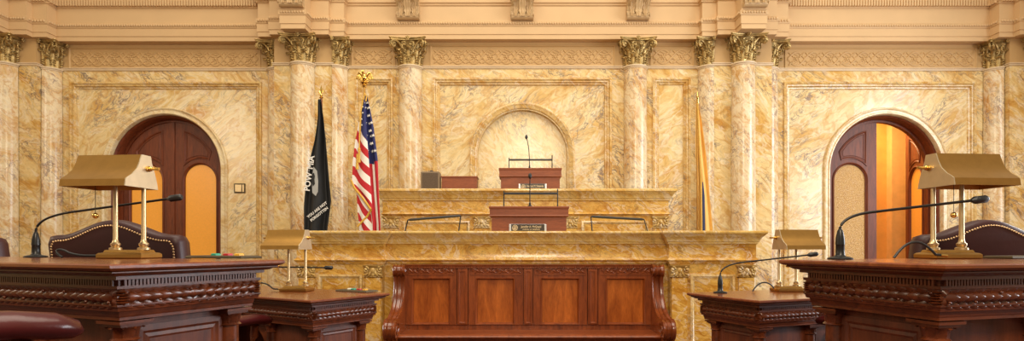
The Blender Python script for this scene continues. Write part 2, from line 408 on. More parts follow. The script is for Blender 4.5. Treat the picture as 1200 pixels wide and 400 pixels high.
for a, b in zip(fp, fp[1:]):
    d = (b-a); L = d.length; d.normalize(); nrm = Vector((d.y, -d.x)); n = int(L/.042)
    for i in range(n):
        q = a+d*(L*(i+.5)/n)+nrm*.032
        m.ball((q.x, q.y, RZ), (.024, .018, .024), 6, 4, Matrix.Rotation(atan2(d.y, d.x), 3, 'Z') @ Matrix.Rotation(.6, 3, 'Y'))
m.build('rope_moulding', M['plaster'], ent, 60)
m = MB(); zt = pz(7, 9.97)
for a, b in zip(fp, fp[1:]):
    d = (b-a); L = d.length; d.normalize(); nrm = Vector((d.y, -d.x))
    if min(abs(a.x-AX), abs(b.x-AX)) < 4.1 or L < .18: continue
    n = int(L/.046)
    for i in range(n):
        q = a+d*(L*(i+.5)/n)+nrm*.02
        m.X = Matrix.Translation((q.x, q.y, 0)) @ Matrix.Rotation(atan2(d.y, d.x), 4, 'Z')
        m.box(-.014, .014, -.045, .03, zt, zt+.10); 
m.X = Matrix(); m.build('dentil_course', M['plaster'], ent)

# ------------------------------------------------------------------ acanthus leaves, capitals, columns
def leaf(m, ang, rb, z0, H, Wd, lean, curl, c=(0, 0), nu=7, nv=9, lob=.25, lobes=True):
    er, et = Vector((cos(ang), sin(ang), 0)), Vector((-sin(ang), cos(ang), 0)); o = Vector((c[0], c[1], 0))
    def spine(v):
        if v < .74: return rb+lean*v*v, z0+H*v*1.2
        t = (v-.74)/.26*pi*.85
        return rb+lean*.55+curl*(1-cos(t))*.62, z0+H*.888+curl*.75*sin(t)
    G = []
    for j in range(nv+1):
        v = j/nv; r, z = spine(v)
        w = Wd*(.60+.40*sin(pi*min(1, v*1.05)**.8))*(1-lob*abs(sin(3.5*pi*v)))*(1-.35*max(0, v-.8)/.2)
        row = []
        for i in range(nu):
            u = -1+2*i/(nu-1)
            row.append(m.v(o+er*(r-.30*Wd*u*u+.16*Wd*(1-abs(u)))+et*(u*w)+Vector((0, 0, z-abs(u)*.08*H*v))))
        G.append(row)
    for a, b in zip(G, G[1:]):
        for i in range(nu-1): m.face((a[i], a[i+1], b[i+1], b[i]))
    if lobes:
        for q in (.30, .52, .72):
            r, z = spine(q)
            for sg in (-1, 1):
                ax = (et*sg*.75+Vector((0, 0, .55))+er*.35).normalized(); bz = ax.cross(er).normalized(); cz = ax.cross(bz)
                m.ball(o+er*(r+.004)+et*(sg*Wd*.74)+Vector((0, 0, z)), (Wd*.42, Wd*.20, Wd*.16), 6, 4, Matrix((ax, bz, cz)).transposed())
        r, z = spine(.93)
        m.ball(o+er*(r+.002)+Vector((0, 0, z)), (Wd*.45, Wd*.45, Wd*.24), 8, 4)
def capital_mesh(m, h=.45, R=.195, half=.31):
    k = h/.45
    m.lathe([(R*.92, 0), (R*.9, .12*k), (R*.96, .25*k), (R*1.16, .37*k), (R*1.24, .40*k)], 24)
    for i in range(8): leaf(m, (i+.5)*pi/4, R*.97, 0, .150*k, .074, .03, .050)
    for i in range(8): leaf(m, i*pi/4, R*.95, .10*k, .165*k, .066, .045, .052)
    for i in range(8): leaf(m, (i+.5)*pi/4, R*1.05, .21*k, .105*k, .044, .05, .038)
    for i in range(4):
        a = pi/4+i*pi/2; d = Vector((cos(a), sin(a), 0)); q = Vector((-sin(a), cos(a), 0))
        for sg in (-1, 1):                                      # paired corner volutes
            off = q*sg*.024; cen = d*(half*1.14)+Vector((0, 0, .335*k))
            pts = bez(d*R*1.15+q*sg*.075+Vector((0, 0, .27*k)), d*(R*1.25)+q*sg*.07+Vector((0, 0, .35*k)), d*(half*.95)+off+Vector((0, 0, .41*k)), cen+off+Vector((0, 0, .060)), 8)
            sp = [cen+off+(d*cos(t)+Vector((0, 0, 1))*sin(t))*(.060*(1-(pi/2-t)/(5.5*pi/2)*.9)) for t in [pi/2-x*.45 for x in range(1, 19)]]
            m.tube(pts+sp, [.013+.004*min(1, i/8) for i in range(len(pts)+len(sp))], 6)
        m.ball(cen, .024, 8, 5)
        f = i*pi/2; d2 = Vector((cos(f), sin(f), 0)); q2 = Vector((-sin(f), cos(f), 0))
        for sg in (-1, 1):                                      # inner helices curling towards the flower
            cen = d2*(R*1.3+.012)+q2*sg*.062+Vector((0, 0, .335*k))
            sp = [cen+(q2*sg*cos(t)+Vector((0, 0, 1))*sin(t))*(.046*(1-x/15)) for x, t in [(x, -.9+x*.6) for x in range(13)]]
            m.tube([cen+q2*sg*.012+Vector((0, 0, -.085)), cen+q2*sg*.034+Vector((0, 0, -.06))]+sp, .012, 6)
        for j in range(6): m.ball(d2*(half*.92)+q2*.028*cos(j*pi/3)+Vector((0, 0, .425*k+.028*sin(j*pi/3))), .018, 6, 4)
        m.ball(d2*(half*.95)+Vector((0, 0, .425*k)), .02, 8, 5)
def abacus_mesh(m, h=.45, half=.31):
    def ring(e, z):
        r = []
        for i in range(4):
            a = i*pi/2
            for t in range(9):
                u = -1+2*t/8
                dep = half*(.80+.20*u*u)+e; lat = (half*.94+e)*u
                r.append((cos(a)*dep-sin(a)*lat, sin(a)*dep+cos(a)*lat, z))
        return r
    m.loft([ring(-.035, h*.885), (ring(-.012, h*.91)), ring(-.012, h*.945), ring(-.003, h*.955), ring(.004, h*.98), ring(.004, h)])
def make_column(name_label, x, y, grp, clipx=None, zt=None):
    root = empty('engaged_column', (x, y, 0)); tag(root, name_label, 'column', grp)
    def fin(m, name, mat, sm, par=root, loc=(0, 0, 0)):
        m.clip((0, -.004, 0), (0, 1, 0))
        if clipx:
            m.clip((clipx[0], 0, 0), (clipx[1], 0, 0))
        return m.build(name, mat, par, sm, loc)
    R = .196
    fin(MB().lathe([(R*1.08, .26), (R*1.06, .30)]+[(R*1.06-(R*.06)*(i/14)**1.4, .32+(NECK-.36)*i/14) for i in range(15)], 40), 'shaft', M['column_marble'], 50)
    fin(MB().rect(-.27, .27, -.27, .27, [(0, 0), (0, .1)]).lathe([(.27, .1), (.285, .13), (.27, .16), (.235, .175), (.23, .2), (.245, .225), (.215, .26), (.205, .265)], 32), 'base', M['ledge_marble'], 40)
    fin(MB().lathe([(R, NECK-.045), (R+.012, NECK-.04), (R+.012, NECK-.03), (R+.004, NECK-.026), (R+.022, NECK-.018), (R+.027, NECK-.006), (R+.02, NECK+.006), (R*.9, NECK+.008)], 40), 'neck_ring', M['neck'], 40)
    m = MB(); capital_mesh(m, CAPT-NECK-.008); cp = fin(m, 'capital', M['gold'], 55, root, (0, 0, NECK+.004))
    m = MB(); abacus_mesh(m, CAPT-NECK-.008); fin(m, 'abacus', M['gold'], 40, cp)
    return root
mk = 'marble columns along the front wall'
for s, side in ((-1, 'black flag'), (1, 'yellow flag')):
    make_column('marble half column with gilded capital %s' % ('just right of the American flag' if s < 0 else 'nearest the yellow flag on the niche side'), mx(1.95, s), W-.006, mk)
    make_column('marble column standing forward on the pier beside the %s' % side, mx(3.75, s), PF-.006, mk)
    for u, c in ((3.255, -1), (4.245, 1)):
        ctr = u-c*.02 if False else u+(.02 if c > 0 else -.02)
        if c < 0:
            lb = 'slim corner column against the pier between the black and American flags' if s < 0 else 'slim corner column against the pier directly behind the yellow flag'
        else:
            lb = 'slim corner column on the light switch side of the pier by the arched double door' if s < 0 else 'slim corner column between the pier and the half-open arched door bay'
        make_column(lb, mx(ctr, s), (W if c < 0 else W2)-.006, mk, (-.016*c*s, -c*s))
    make_column('slim corner column with dull gilded capital at the %s end of the wall' % ('far closed-door' if s < 0 else 'far open-door'), mx(8.285, s), W2-.006, mk, (.010*s, s))
make_column('thick marble column at the wall end cut by the left edge of the photo', mx(8.80, -1), PF-.006, mk)
make_column('thick marble column beyond the corner column at the half-open door end', mx(8.80, 1), PF-.006, mk)
# brackets
def make_bracket(x, y, z0, label, w=.38, h=.5, dep=.26):
    root = empty('scroll_bracket', (x, y, z0)); tag(root, label, 'bracket', 'carved plaster brackets under the cornice')
    prof = [(0, 0), (-.07, .0), (-.10, .02), (-.115, .06), (-.10, .12), (-.12, .2), (-dep*.8, .30), (-dep, .38), (-dep, h), (0, h)]
    m = MB(); m.loft([[(sx*w/2, yy, zz) for yy, zz in prof] for sx in (-1, 1)]); m.build('block', M['plaster_dark'], root, 0)
    m = MB()
    for cxx, H, wd in ((0, .30, .085), (-.11, .22, .05), (.11, .22, .05)):
        nu, nv = 9, 12; G = []
        for j in range(nv+1):
            v = j/nv; zz = .03+H*1.2*v
            yb = -.115-(.0 if zz < .15 else (zz-.15)*.65)-.012
            if v > .82: yb -= .05*(v-.82)/.18; zz -= .03*(v-.82)/.18
            ww = wd*(.55+.45*sin(pi*v))*(1-.3*abs(sin(4*pi*v)))
            G.append([m.v((cxx+(-1+2*i/(nu-1))*ww, yb-.02*abs(cos((-1+2*i/(nu-1))*pi*1.5)), zz)) for i in range(nu)])
        for a, b in zip(G, G[1:]):
            for i in range(nu-1): m.face((a[i], a[i+1], b[i+1], b[i]))
    m.build('acanthus_leaf', M['plaster_dark'], root, 60)
    for sx in (-1, 1):
        m = MB()
        m.tube([(sx*w*.5, -.09+.055*(1-t/18)*cos(t*.6), .07+.055*(1-t/18)*sin(t*.6)) for t in range(15)], .010, 6)
        m.build('scroll', M['plaster_dark'], root, 60); m = MB()
        m.tube([(sx*w*.5, -.16+.08*(1-t/18)*cos(t*.6+2), .34+.08*(1-t/18)*sin(t*.6+2)) for t in range(15)], .012, 6)
        m.build('scroll', M['plaster_dark'], root, 60)
BZ = RZ+.05
make_bracket(mx(-1.95, 1), 9.914, BZ, 'carved acanthus bracket above the column by the American flag')
make_bracket(px(612, 9.8), 9.914, BZ, 'carved acanthus bracket above the middle of the niche')
make_bracket(mx(1.95, 1), 9.914, BZ, 'carved acanthus bracket above the half column by the yellow flag panel')
make_bracket(mx(-3.75, 1), 9.434, BZ+.02, 'carved bracket on the projecting block above the black flag column')
make_bracket(mx(3.75, 1), 9.434, BZ+.02, 'carved bracket on the projecting block above the yellow flag pier column')

# ------------------------------------------------------------------ doors
LY = 10.50; LR = .92
def leaf_outline(s, r):                                        # half arch; x measured from the meeting stile
    return [(s*.006, 0), (s*r, 0), (s*r, DSP)]+[(s*r*cos(a), DSP+r*sin(a)) for a in [pi/2*i/18 for i in range(1, 18)]]+[(s*.006, DSP+r)]
def make_leaf(root, s, glassmat, loc, rotz, pivot):
    gz = 2.50
    ol = [(x-pivot, z) for x, z in leaf_outline(s, LR)]
    gc, gr = s*.487-pivot, .283
    lf = MB().plate(ol, [arch_loop(gc, gr, .9, gz, 20)], 0, .06).build('door_leaf', M['wood_door'], root, 0, loc, rotz)
    MB().frame(arch_loop(gc, gr+.035, .87, gz, 24), [(0, .0), (0, -.015), (.012, -.022), (.026, -.008), (.036, .004), (.038, .03)]).build('glass_bead', M['wood_door'], lf, 50)
    MB().plate(arch_loop(gc, gr+.01, .89, gz, 20), [], .025, .035).build('glass_pane', glassmat, lf)
    a0 = math.acos(.2/.77); pts = [(s*.77*cos(a)-pivot, DSP+.77*sin(a)) for a in [a0-(a0-.50)*i/12 for i in range(13)]]
    b1 = math.acos((.64-.487)/.40); b0 = math.acos((.2-.487)/.40)
    pts += [(s*(.487+.40*cos(b))-pivot, gz+.40*sin(b)) for b in [b1+(b0-b1)*i/12 for i in range(13)]]
    if s > 0: pts = pts[::-1]
    A = sum(p[0]*q[1]-q[0]*p[1] for p, q in zip(pts, pts[1:]+pts[:1]))
    if A < 0: pts = pts[::-1]
    MB().frame(pts, [(-.014, .002), (-.012, -.014), (.006, -.018), (.018, -.004), (.03, .006)]).build('carved_panel', M['wood_door'], lf, 50)
    MB().frame(pts, [(.03, .006), (.045, -.008)]).build('carved_panel', M['wood_door'], lf, 50)
    MB().box(*sorted((s*.2-pivot, s*.78-pivot)), -.012, .005, .15, .7, .01).build('kick_panel', M['wood_door'], lf)
    return lf
for s, num in ((-1, 1), (1, 2)):
    dx = DOORX[s]
    root = struct(empty('door_%d' % num, (dx, 0, 0)))
    MB().frame([(DR-.004, 0)]+arc(0, DSP, DR-.004, 0, pi, 48)+[(-DR+.004, 0)], [(0, W2+.30), (0, W2+.10), (.012, W2+.085), (.028, W2+.10), (.04, W2+.12), (.05, LY-.03), (.085, LY-.03), (.09, LY+.05), (.0, LY+.09)], False).build('door_frame', M['wood_door'], root, 40)
    if s < 0:
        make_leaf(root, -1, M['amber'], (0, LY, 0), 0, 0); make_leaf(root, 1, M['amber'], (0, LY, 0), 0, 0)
        MB().box(-.03, .03, -.02, .0, .02, DSP+LR-.015, .006).build('meeting_stile', M['wood_door'], root, 0, (0, LY, 0))
    else:
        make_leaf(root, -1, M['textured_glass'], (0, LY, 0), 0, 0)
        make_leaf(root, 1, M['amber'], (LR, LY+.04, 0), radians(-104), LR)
# corridors behind the doors
cor = MB().box(4.4, 9.3, 12.6, 12.7, 0, 4.3).box(9.2, 9.3, 10.7, 12.6, 0, 4.3).box(4.4, 4.5, 10.7, 12.6, 0, 4.3)
cor = struct(cor.build('wall_corridor', M['wall_paint']))
MB().box(px(1046, 12.4), px(1062.5, 12.4), 12.42, 12.6, 0, 4.2, .02).build('pilaster_strip', M['wall_paint_pale'], cor)
MB().box(px(1064.5, 12.4), px(1068, 12.4), 12.35, 12.6, 0, 4.2, .02).build('door_casing', M['wall_paint_pale'], cor)
struct(MB().box(4.4, 9.3, 10.55, 12.7, 4.3, 4.4).build('ceiling_corridor', M['wall_paint_pale']))

# light switch
sw = empty('light_switch', (px(279.6, W2), W2+.048, pz(220.5, W2))); tag(sw, 'square brass light switch plate on the marble beside the closed arched door', 'light switch')
MB().box(-.098, .098, -.014, 0, -.085, .085, .006).build('switch_plate', M['dark_brass'], sw)
MB().box(-.075, .035, -.022, -.012, -.065, .065, .004).build('rocker', M['brass_pale'], sw)
MB().box(.05, .08, -.02, -.012, -.065, .065, .004).build('dimmer', M['brass_pale'], sw)

# floors and unseen room sides
struct(MB().box(-9.6, 9.8, -4, 12.7, -.1, 0).build('floor', M['carpet']))
T1, T2 = EYE-.0426-.774, (EYE-.0426-.774)/2
struct(MB().poly([(-9.4, -4), (9.4, -4), (9.4, 4.52), (.93, 2.07), (-.78, 2.07), (-9.4, 5.62)], [(0, T2+.002), (0, T1)]).build('floor_near_tier', M['carpet']))
struct(MB().poly([(-9.4, -4), (9.4, -4), (9.4, 6.9), (1.05, 3.56), (-.72, 3.56), (-9.4, 9.0)], [(0, .002), (0, T2)]).build('floor_lower_tier', M['carpet']))
struct(MB().box(-9.7, -9.5, -4, 10.6, 0, 5.8).build('wall_left', M['wall_marble']))
struct(MB().box(9.7, 9.9, -4, 10.6, 0, 5.8).build('wall_right', M['wall_marble']))
PLAT = .60
struct(MB().box(AX-3.1, AX+3.1, 7.05, 9.6, .002, PLAT).build('floor_platform', M['carpet']))

# ------------------------------------------------------------------ marble rostrums
def small_capital(m, w, h, d=.05):
    m.rect(-w*.5, w*.5, -d, 0, [(-.004, 0), (.004, h*.06), (-.002, h*.12), (-.006, h*.8), (.012, h*.88), (.016, h)])
    for sg in (-1, 1):
        cx, cz = sg*w*.40, h*.62
        m.tube([(cx+h*.26*(1-t/16)*cos(t*.6+pi/2)*sg, -d-.008, cz+h*.26*(1-t/16)*sin(t*.6+pi/2)) for t in range(14)], .009, 6)
        m.ball((cx, -d-.01, cz), .013, 8, 5)
        m.ball((sg*w*.18, -d-.006, h*.30), (.016, .012, .036), 6, 4, Matrix.Rotation(-sg*.5, 3, 'Y'))
        m.ball((sg*w*.38, -d-.006, h*.26), (.014, .012, .032), 6, 4, Matrix.Rotation(-sg*.9, 3, 'Y'))
    m.ball((0, -d-.008, h*.55), (.026, .016, .034), 8, 5); m.ball((0, -d-.006, h*.25), (.018, .012, .036), 6, 4)
    m.tube([(-w*.45, -d-.004, h*.9), (w*.45, -d-.004, h*.9)], .008, 6)
def pilaster(root, x, y, w, z0, z1, ch):
    p = MB().box(-w*.44, w*.44, -.03, 0, z0, z1-ch, .006).build('pilaster', M['rostrum_marble'], root, 0, (x, y, 0))
    m = MB(); small_capital(m, w, ch, .035); m.build('capital', M['ochre_cap'], p, 50, (0, 0, z1-ch))
    MB().box(-w*.52, w*.52, -.045, 0, z0, z0+.12, .01).build('plinth', M['rostrum_marble'], p)
M['ochre_cap'] = marble('carved_ochre_capital', (.62, .42, .14), (.52, .30, .07), (.34, .15, .02), (.2, .12, .05), 3., .3, .3)
# lower, front rostrum
rost = empty('marble_rostrum', (AX, 6.3, 0)); tag(rost, 'wide front marble rostrum whose ledge runs behind the wooden bench', 'rostrum', 'marble rostrum tiers')
LT = pz(270.5, 6.2)
ub, ue = 1.565, 2.47
plan = [(-ue, 0), (-ub, 0), (-ub, .12), (ub, .12), (ub, 0), (ue, 0), (ue, .72), (-ue, .72)]
zc0, zf0, zm0 = LT-.142, LT-.288, LT-.362
MB().poly(plan, [(0, 0), (0, zm0)]).build('front_wall', M['rostrum_marble'], rost)
MB().poly(plan, [(0, zm0), (.012, zm0+.004), (.016, zm0+.02), (.03, zm0+.03), (.042, zm0+.045), (.03, zm0+.058), (.018, zf0), (.018, zc0-.01), (.026, zc0)]).build('frieze', M['rostrum_marble'], rost, 40)
MB().poly(plan, [(.026, zc0), (.034, zc0+.004), (.034, zc0+.018), (.046, zc0+.024), (.05, zc0+.045), (.066, zc0+.07), (.088, zc0+.092), (.092, zc0+.10), (.10, LT-.036), (.108, LT-.028), (.11, LT-.014), (.105, LT-.004), (.095, LT)]).build('ledge', M['ledge_marble'], rost, 40)
for u in (-2.38, -1.655, 1.655, 2.38): pilaster(rost, u, -.001, .19, 0, zm0-.008, .135)
for sg in (-1, 1):
    x0, x1 = sorted((sg*1.79, sg*2.25))
    MB().frame(rect_loop(x0, x1, .2, zm0-.12), [(-.01, 0), (-.01, -.014), (.012, -.018), (.024, -.006), (.034, .0)]).build('panel_moulding', M['trim_marble'], rost, 50, (0, -.001, 0))
# upper, rear rostrum
ur = empty('marble_rostrum', (AX+.02, 8.2, PLAT)); tag(ur, 'raised rear marble rostrum under the niche carrying the higher lectern', 'rostrum', 'marble rostrum tiers')
UT = pz(221, 8.1)-PLAT; hw = 2.0
k = .165; c0, f0, m0 = UT-k, UT-k-.165, UT-k-.165-.05
plan = [(-hw, 0), (hw, 0), (hw, .75), (-hw, .75)]
MB().poly(plan, [(0, 0), (0, m0)]).build('front_wall', M['rostrum_marble'], ur)
MB().poly(plan, [(0, m0), (.012, m0+.004), (.02, m0+.015), (.04, m0+.028), (.03, m0+.042), (.016, f0), (.016, c0-.01), (.026, c0)]).build('frieze', M['rostrum_marble'], ur, 40)
MB().poly(plan, [(.026, c0), (.036, c0+.004), (.036, c0+.02), (.05, c0+.03), (.056, c0+.05), (.075, c0+.09), (.095, c0+.11), (.1, UT-.045), (.112, UT-.036), (.114, UT-.016), (.108, UT-.004), (.096, UT)]).build('ledge', M['ledge_marble'], ur, 40)
for x in (-1.90, -.62, .62, 1.90): pilaster(ur, x, -.001, .22, 0, m0-.006, .17)
for x0, x1 in ((-1.72, -.80), (-.44, .44), (.80, 1.72)):
    MB().frame(rect_loop(x0, x1, .2, m0-.08), [(-.01, 0), (-.01, -.014), (.012, -.018), (.024, -.006), (.034, .0)]).build('panel_moulding', M['trim_marble'], ur, 50, (0, -.001, 0))
UTW = UT+PLAT

# ------------------------------------------------------------------ lecterns, nameplates, mics, small fittings
def lectern(x, y, z, w, h, split, label):
    r = empty('lectern_box', (x, y, z)); tag(r, label, 'lectern', 'cherry lectern boxes on the rostrum')
    MB().box(-w/2+.03, w/2-.03, .02, .36, 0, h*(1-split), .004).build('body', M['lectern'], r)
    MB().rect(-w/2+.012, w/2-.012, .004, .37, [(0, h*(1-split)), (.01, h*(1-split)+.012), (.004, h*(1-split)+.022), (.004, h-.03), (.012, h-.024), (.014, h-.006), (.008, h)]).build('reading_desk', M['lectern'], r)
    return r
YB = 6.55
l1 = lectern(px(620, YB), YB, LT, 94*YB/F, pz(242, YB)-LT, .42, 'larger cherry lectern box on the front rostrum ledge')
YU = 8.42
l2 = lectern(px(621.5, YU), YU, UTW, 74*YU/F, pz(197, YU)-UTW, .40, 'smaller cherry lectern box on the raised rear rostrum below the niche')
def nameplate(x, y, z, w, h, l1t, l2t, label, sq=.78):
    r = empty('nameplate', (x, y, z)); tag(r, label, 'nameplate', 'dark nameplates before the lecterns')
    MB().box(-w/2, w/2, -.008, .0, 0, h, .002).build('plate', M['plate'], r)
    MB().box(-w/2-.02, w/2+.02, .001, .010, -.0, h+.002, .002).build('holder', M['silver'], r)
    m = MB()
    for sg in (-1, 1): MB().box(*sorted((sg*w/2, sg*(w/2+.022))), -.012, .0, 0, h, .003).build('end_cap', M['silver'], r)
    text_into(m, l1t, h*.44, lambda c: (c.x*sq+w*.10, -.0095-c.z, h*.64+c.y), bold=.0004)
    m.build('lettering', M['letter'], r); m = MB()
    text_into(m, l2t, h*.24, lambda c: (c.x*sq+w*.10, -.0095-c.z, h*.26+c.y), bold=.0002)
    m.build('lettering', M['letter'], r)
    m = MB(); cx, cz = -w*.385, h*.5
    m.tube([(cx+h*.36*cos(a), -.009, cz+h*.36*sin(a)) for a in [2*pi*i/20 for i in range(20)]], .0035, 5, closed=True)
    m.tube([(cx+h*.22*cos(a), -.009, cz+h*.22*sin(a)) for a in [2*pi*i/16 for i in range(16)]], .004, 5, closed=True)
    m.ball((cx, -.009, cz), (h*.11, .003, h*.13), 8, 5); m.build('seal', M['letter'], r, 50)
YP = 6.50
nameplate(px(618.5, YP), YP, LT, 39*YP/F, pz(263, YP)-LT, 'Jennifer A. McQuaid', 'SECRETARY OF THE SENATE', 'dark nameplate with gold lettering before the larger front lectern')
YQ = 8.37
nameplate(px(624.2, YQ), YQ, UTW, 29*YQ/F, pz(215.5, YQ)-UTW, 'Stephen M. Sweeney', 'SENATE PRESIDENT', 'small black nameplate before the smaller upper lectern', .70)
def stand_mic(x, y, z, top, bend, label, hd=.028):
    r = empty('gooseneck_microphone', (x, y, z)); tag(r, label, 'microphone', 'thin microphones on the lecterns')
    pts = bez((0, 0, .02), (.0, 0, top*.45), (bend*.2, 0, top*.8), (bend, -.03, top))
    MB().tube(pts, .006, 8).build('gooseneck', M['black_metal'], r, 50)
    MB().lathe([(.03, 0), (.03, .012), (.014, .02), (.011, .05), (.006, .055)], 16).build('base', M['black_metal'], r, 40)
    MB().ball((bend*1.02, -.032, top+.015), (hd*.75, hd*.75, hd*1.2), 12, 8).build('microphone_head', M['black'], r, 60)
ZL1 = pz(242, YB); ZL2 = pz(197, YU)
stand_mic(px(621, 6.68), 6.68, ZL1, pz(208, 6.65)-ZL1, .0, 'upright thin microphone on the larger front lectern')
stand_mic(px(620.5, 8.55), 8.55, ZL2, pz(162, 8.52)-ZL2, -.045, 'bent tall thin microphone on the smaller upper lectern')
def rail(x0, x1, y, z, zr, zp1, label, th=.012):
    r = empty('lectern_light', ((x0+x1)/2, y, z)); tag(r, label, 'lectern light', 'black bar lights over the lecterns')
    w = (x1-x0)/2
    MB().box(-w, w, -.02, .02, zr-z-th, zr-z+th, .004).build('light_bar', M['black'], r)
    for sg, t in ((-1, zr-z+.03), (1, zp1-z)):
        MB().tube([(sg*w, .0, 0), (sg*w, .0, t)], .007, 8).build('post', M['black_metal'], r, 50)
rail(px(590.5, 6.75), px(653.5, 6.75), 6.75, ZL1, pz(227, 6.75), pz(221.5, 6.75), 'black bar light on two posts over the larger front lectern')
rail(px(596.5, 8.62), px(647, 8.62), 8.62, ZL2, pz(187.5, 8.62), pz(182, 8.62), 'black bar light on two posts over the smaller upper lectern')
def desk_bar(xa, ya, xb, yb, lx, rx, d, label, pale=None):
    z = LT; r = empty('desk_light', (px((xa+xb)/2, d), d, z)); tag(r, label, 'desk light', 'slim black reading lights on the front ledge')
    ox = px((xa+xb)/2, d)
    A, B = Vector((px(xa, d)-ox, 0, pz(ya, d)-z)), Vector((px(xb, d)-ox, 0, pz(yb, d)-z))
    MB().tube([A, A.lerp(B, .05), A.lerp(B, .95), B], [.008, .018, .018, .008], 8, .8).build('light_bar', M['black'], r, 40)
    MB().tube([(px(lx, d)-ox, .0, 0), A], .007, 8).build('leg', M['black_metal'], r, 50)
    MB().tube([(px(rx, d)-ox, .0, 0), (B.x, 0, B.z)], .007, 8).build('leg', pale or M['black_metal'], r, 50)
desk_bar(478, 258, 540, 253, 474.5, 537.5, 6.6, 'slim black reading light propped on the front ledge toward the American flag')
desk_bar(692.5, 254, 755, 257.5, 694, 759, 6.6, 'slim black reading light propped on the front ledge toward the yellow flag', M['dark_brass'])
# speaker and low box on the rear rostrum
sp = empty('desk_speaker', (px(504, 8.4), 8.4, UTW)); tag(sp, 'small square grey-brown loudspeaker on the rear rostrum ledge', 'speaker')
ws, hs = 22*8.4/F, pz(201, 8.4)-UTW
MB().box(-ws/2, ws/2, 0, .18, 0, hs, .012).build('cabinet', M['speaker_frame'], sp)
MB().box(-ws/2+.022, ws/2-.022, -.006, .004, .022, hs-.022, .004).build('grille', M['speaker'], sp)
MB().lathe([(.028, hs-.001), (.028, hs+.012), (.016, hs+.022), (.0, hs+.023)], 12, (0.01, .08)).build('knob', M['black'], sp, 40)
bx = empty('wooden_box', (px(538, 8.45), 8.45, UTW)); tag(bx, 'low cherry wood box beside the loudspeaker on the rear rostrum', 'box')
wb, hb = 43*8.45/F, pz(206.5, 8.45)-UTW
MB().box(-wb/2+.01, wb/2-.01, .01, .3, 0, hb-.02).build('body', M['lectern'], bx)
MB().box(-wb/2, wb/2, 0, .31, hb-.02, hb, .004).build('lid', M['lectern'], bx)

# ------------------------------------------------------------------ bench
BD = 6.31
bench = empty('wooden_bench', (.12, BD, 0)); tag(bench, 'long panelled mahogany bench with scrolled ends before the front rostrum', 'bench')
bl = lambda x: px(x, BD)-.12
zt, zs = LT-.366, .39
x0, x1 = bl(471), bl(768)
MB().box(x0, x1, .03, .07, .06, zt-.03).build('back', M['bench'], bench)
MB().rect(x0, x1, .0, .07, [(0, zt-.045), (.008, zt-.04), (.004, zt-.03), (.016, zt-.012), (.02, zt-.008), (.02, zt)]).build('crest_rail', M['bench'], bench, 0)
m = MB()
n = int((x1-x0)/.022)
for i in range(n): m.box(x0+(x1-x0)*(i+.2)/n, x0+(x1-x0)*(i+.8)/n, -.024, .0, zt-.04, zt-.022)
m.build('dentil_moulding', M['bench'], bench)
MB().box(x0, x1, .008, .06, zs-.02, zs+.055, .01).build('bottom_rail', M['bench'], bench)
panels = [(471.5, 535), (549, 613), (625, 688), (701, 766)]
inner = [(483, 527), (558, 602.5), (634, 678.5), (710.5, 755.5)]
for (a, b), (c, d) in zip(panels, inner):
    A, B, c2, d2 = bl(a), bl(b), bl(c), bl(d)
    z1 = pz(326.5, BD); z0 = zs+.05
    fr_ = MB().plate(rect_loop(A, B, z0, zt-.045), [rect_loop(c2, d2, z0+.006, z1)], -.006, .032).build('panel_frame', M['bench'], bench)
    MB().box(c2-.01, d2+.01, .026, .031, z0, z1+.01).build('panel', M['bench_panel'], fr_)
    MB().frame(rect_loop(c2, d2, z0+.006, z1), [(-.006, -.005), (-.004, -.010), (.004, -.008), (.012, .014), (.016, .024)]).build('panel_bead', M['bench'], fr_, 50)
    m = MB(); zc = pz(317.5, BD); hh = .030; nn = 4; L = (B-A-.06)/nn
    m.frame(rect_loop(A+.02, B-.02, zc-.042, zc+.042), [(-.004, -.005), (-.004, -.012), (.004, -.012), (.006, -.005)])
    for k_ in range(nn):
        cx = A+.03+L*(k_+.5)
        for sg in (-1, 1):
            m.tube([(cx+sg*L*.25+.30*L*(1-t/14)*cos(t*.6+pi*.5*sg), -.008, zc+hh*.9*(1-t/14)*sin(t*.6+pi*.5*sg)) for t in range(11)], .006, 5, 1., (0, 1, 0))
            m.ball((cx+sg*L*.36, -.008, zc-sg*.012), (.026, .008, .010), 6, 4, Matrix.Rotation(sg*.5, 3, 'Y'))
        m.ball((cx, -.008, zc), (.014, .01, .014), 6, 4)
    m.build('carved_band', M['bench'], fr_, 50)
for a, b in ((535, 549), (613, 625), (688, 701)):
    A, B = bl(a)+.008, bl(b)-.008
    st_ = MB().box(A, B, -.018, .03, zs+.05, zt-.045, .006).build('stile', M['bench'], bench)
    MB().frame(rect_loop(A+.02, B-.02, zs+.07, zt-.07), [(-.006, -.017), (-.004, -.025), (.006, -.025), (.012, -.017)]).build('stile_bead', M['bench'], st_)
ys = -.45
MB().loft([[(xx, y, z) for y, z in [(.03, zs-.005), (.03, zs-.04), (ys+.02, zs-.045), (ys+.0, zs-.035), (ys-.01, zs-.015), (ys+.005, zs+.0), (ys+.03, zs+.006), (-.3, zs-.006)]] for xx in (x0-.0, x1+.0)]).build('seat', M['bench'], bench, 40)
MB().box(x0, x1, ys+.05, ys+.08, .08, zs-.04).build('seat_apron', M['bench'], bench)
m = MB(); 
for i in range(7): pass
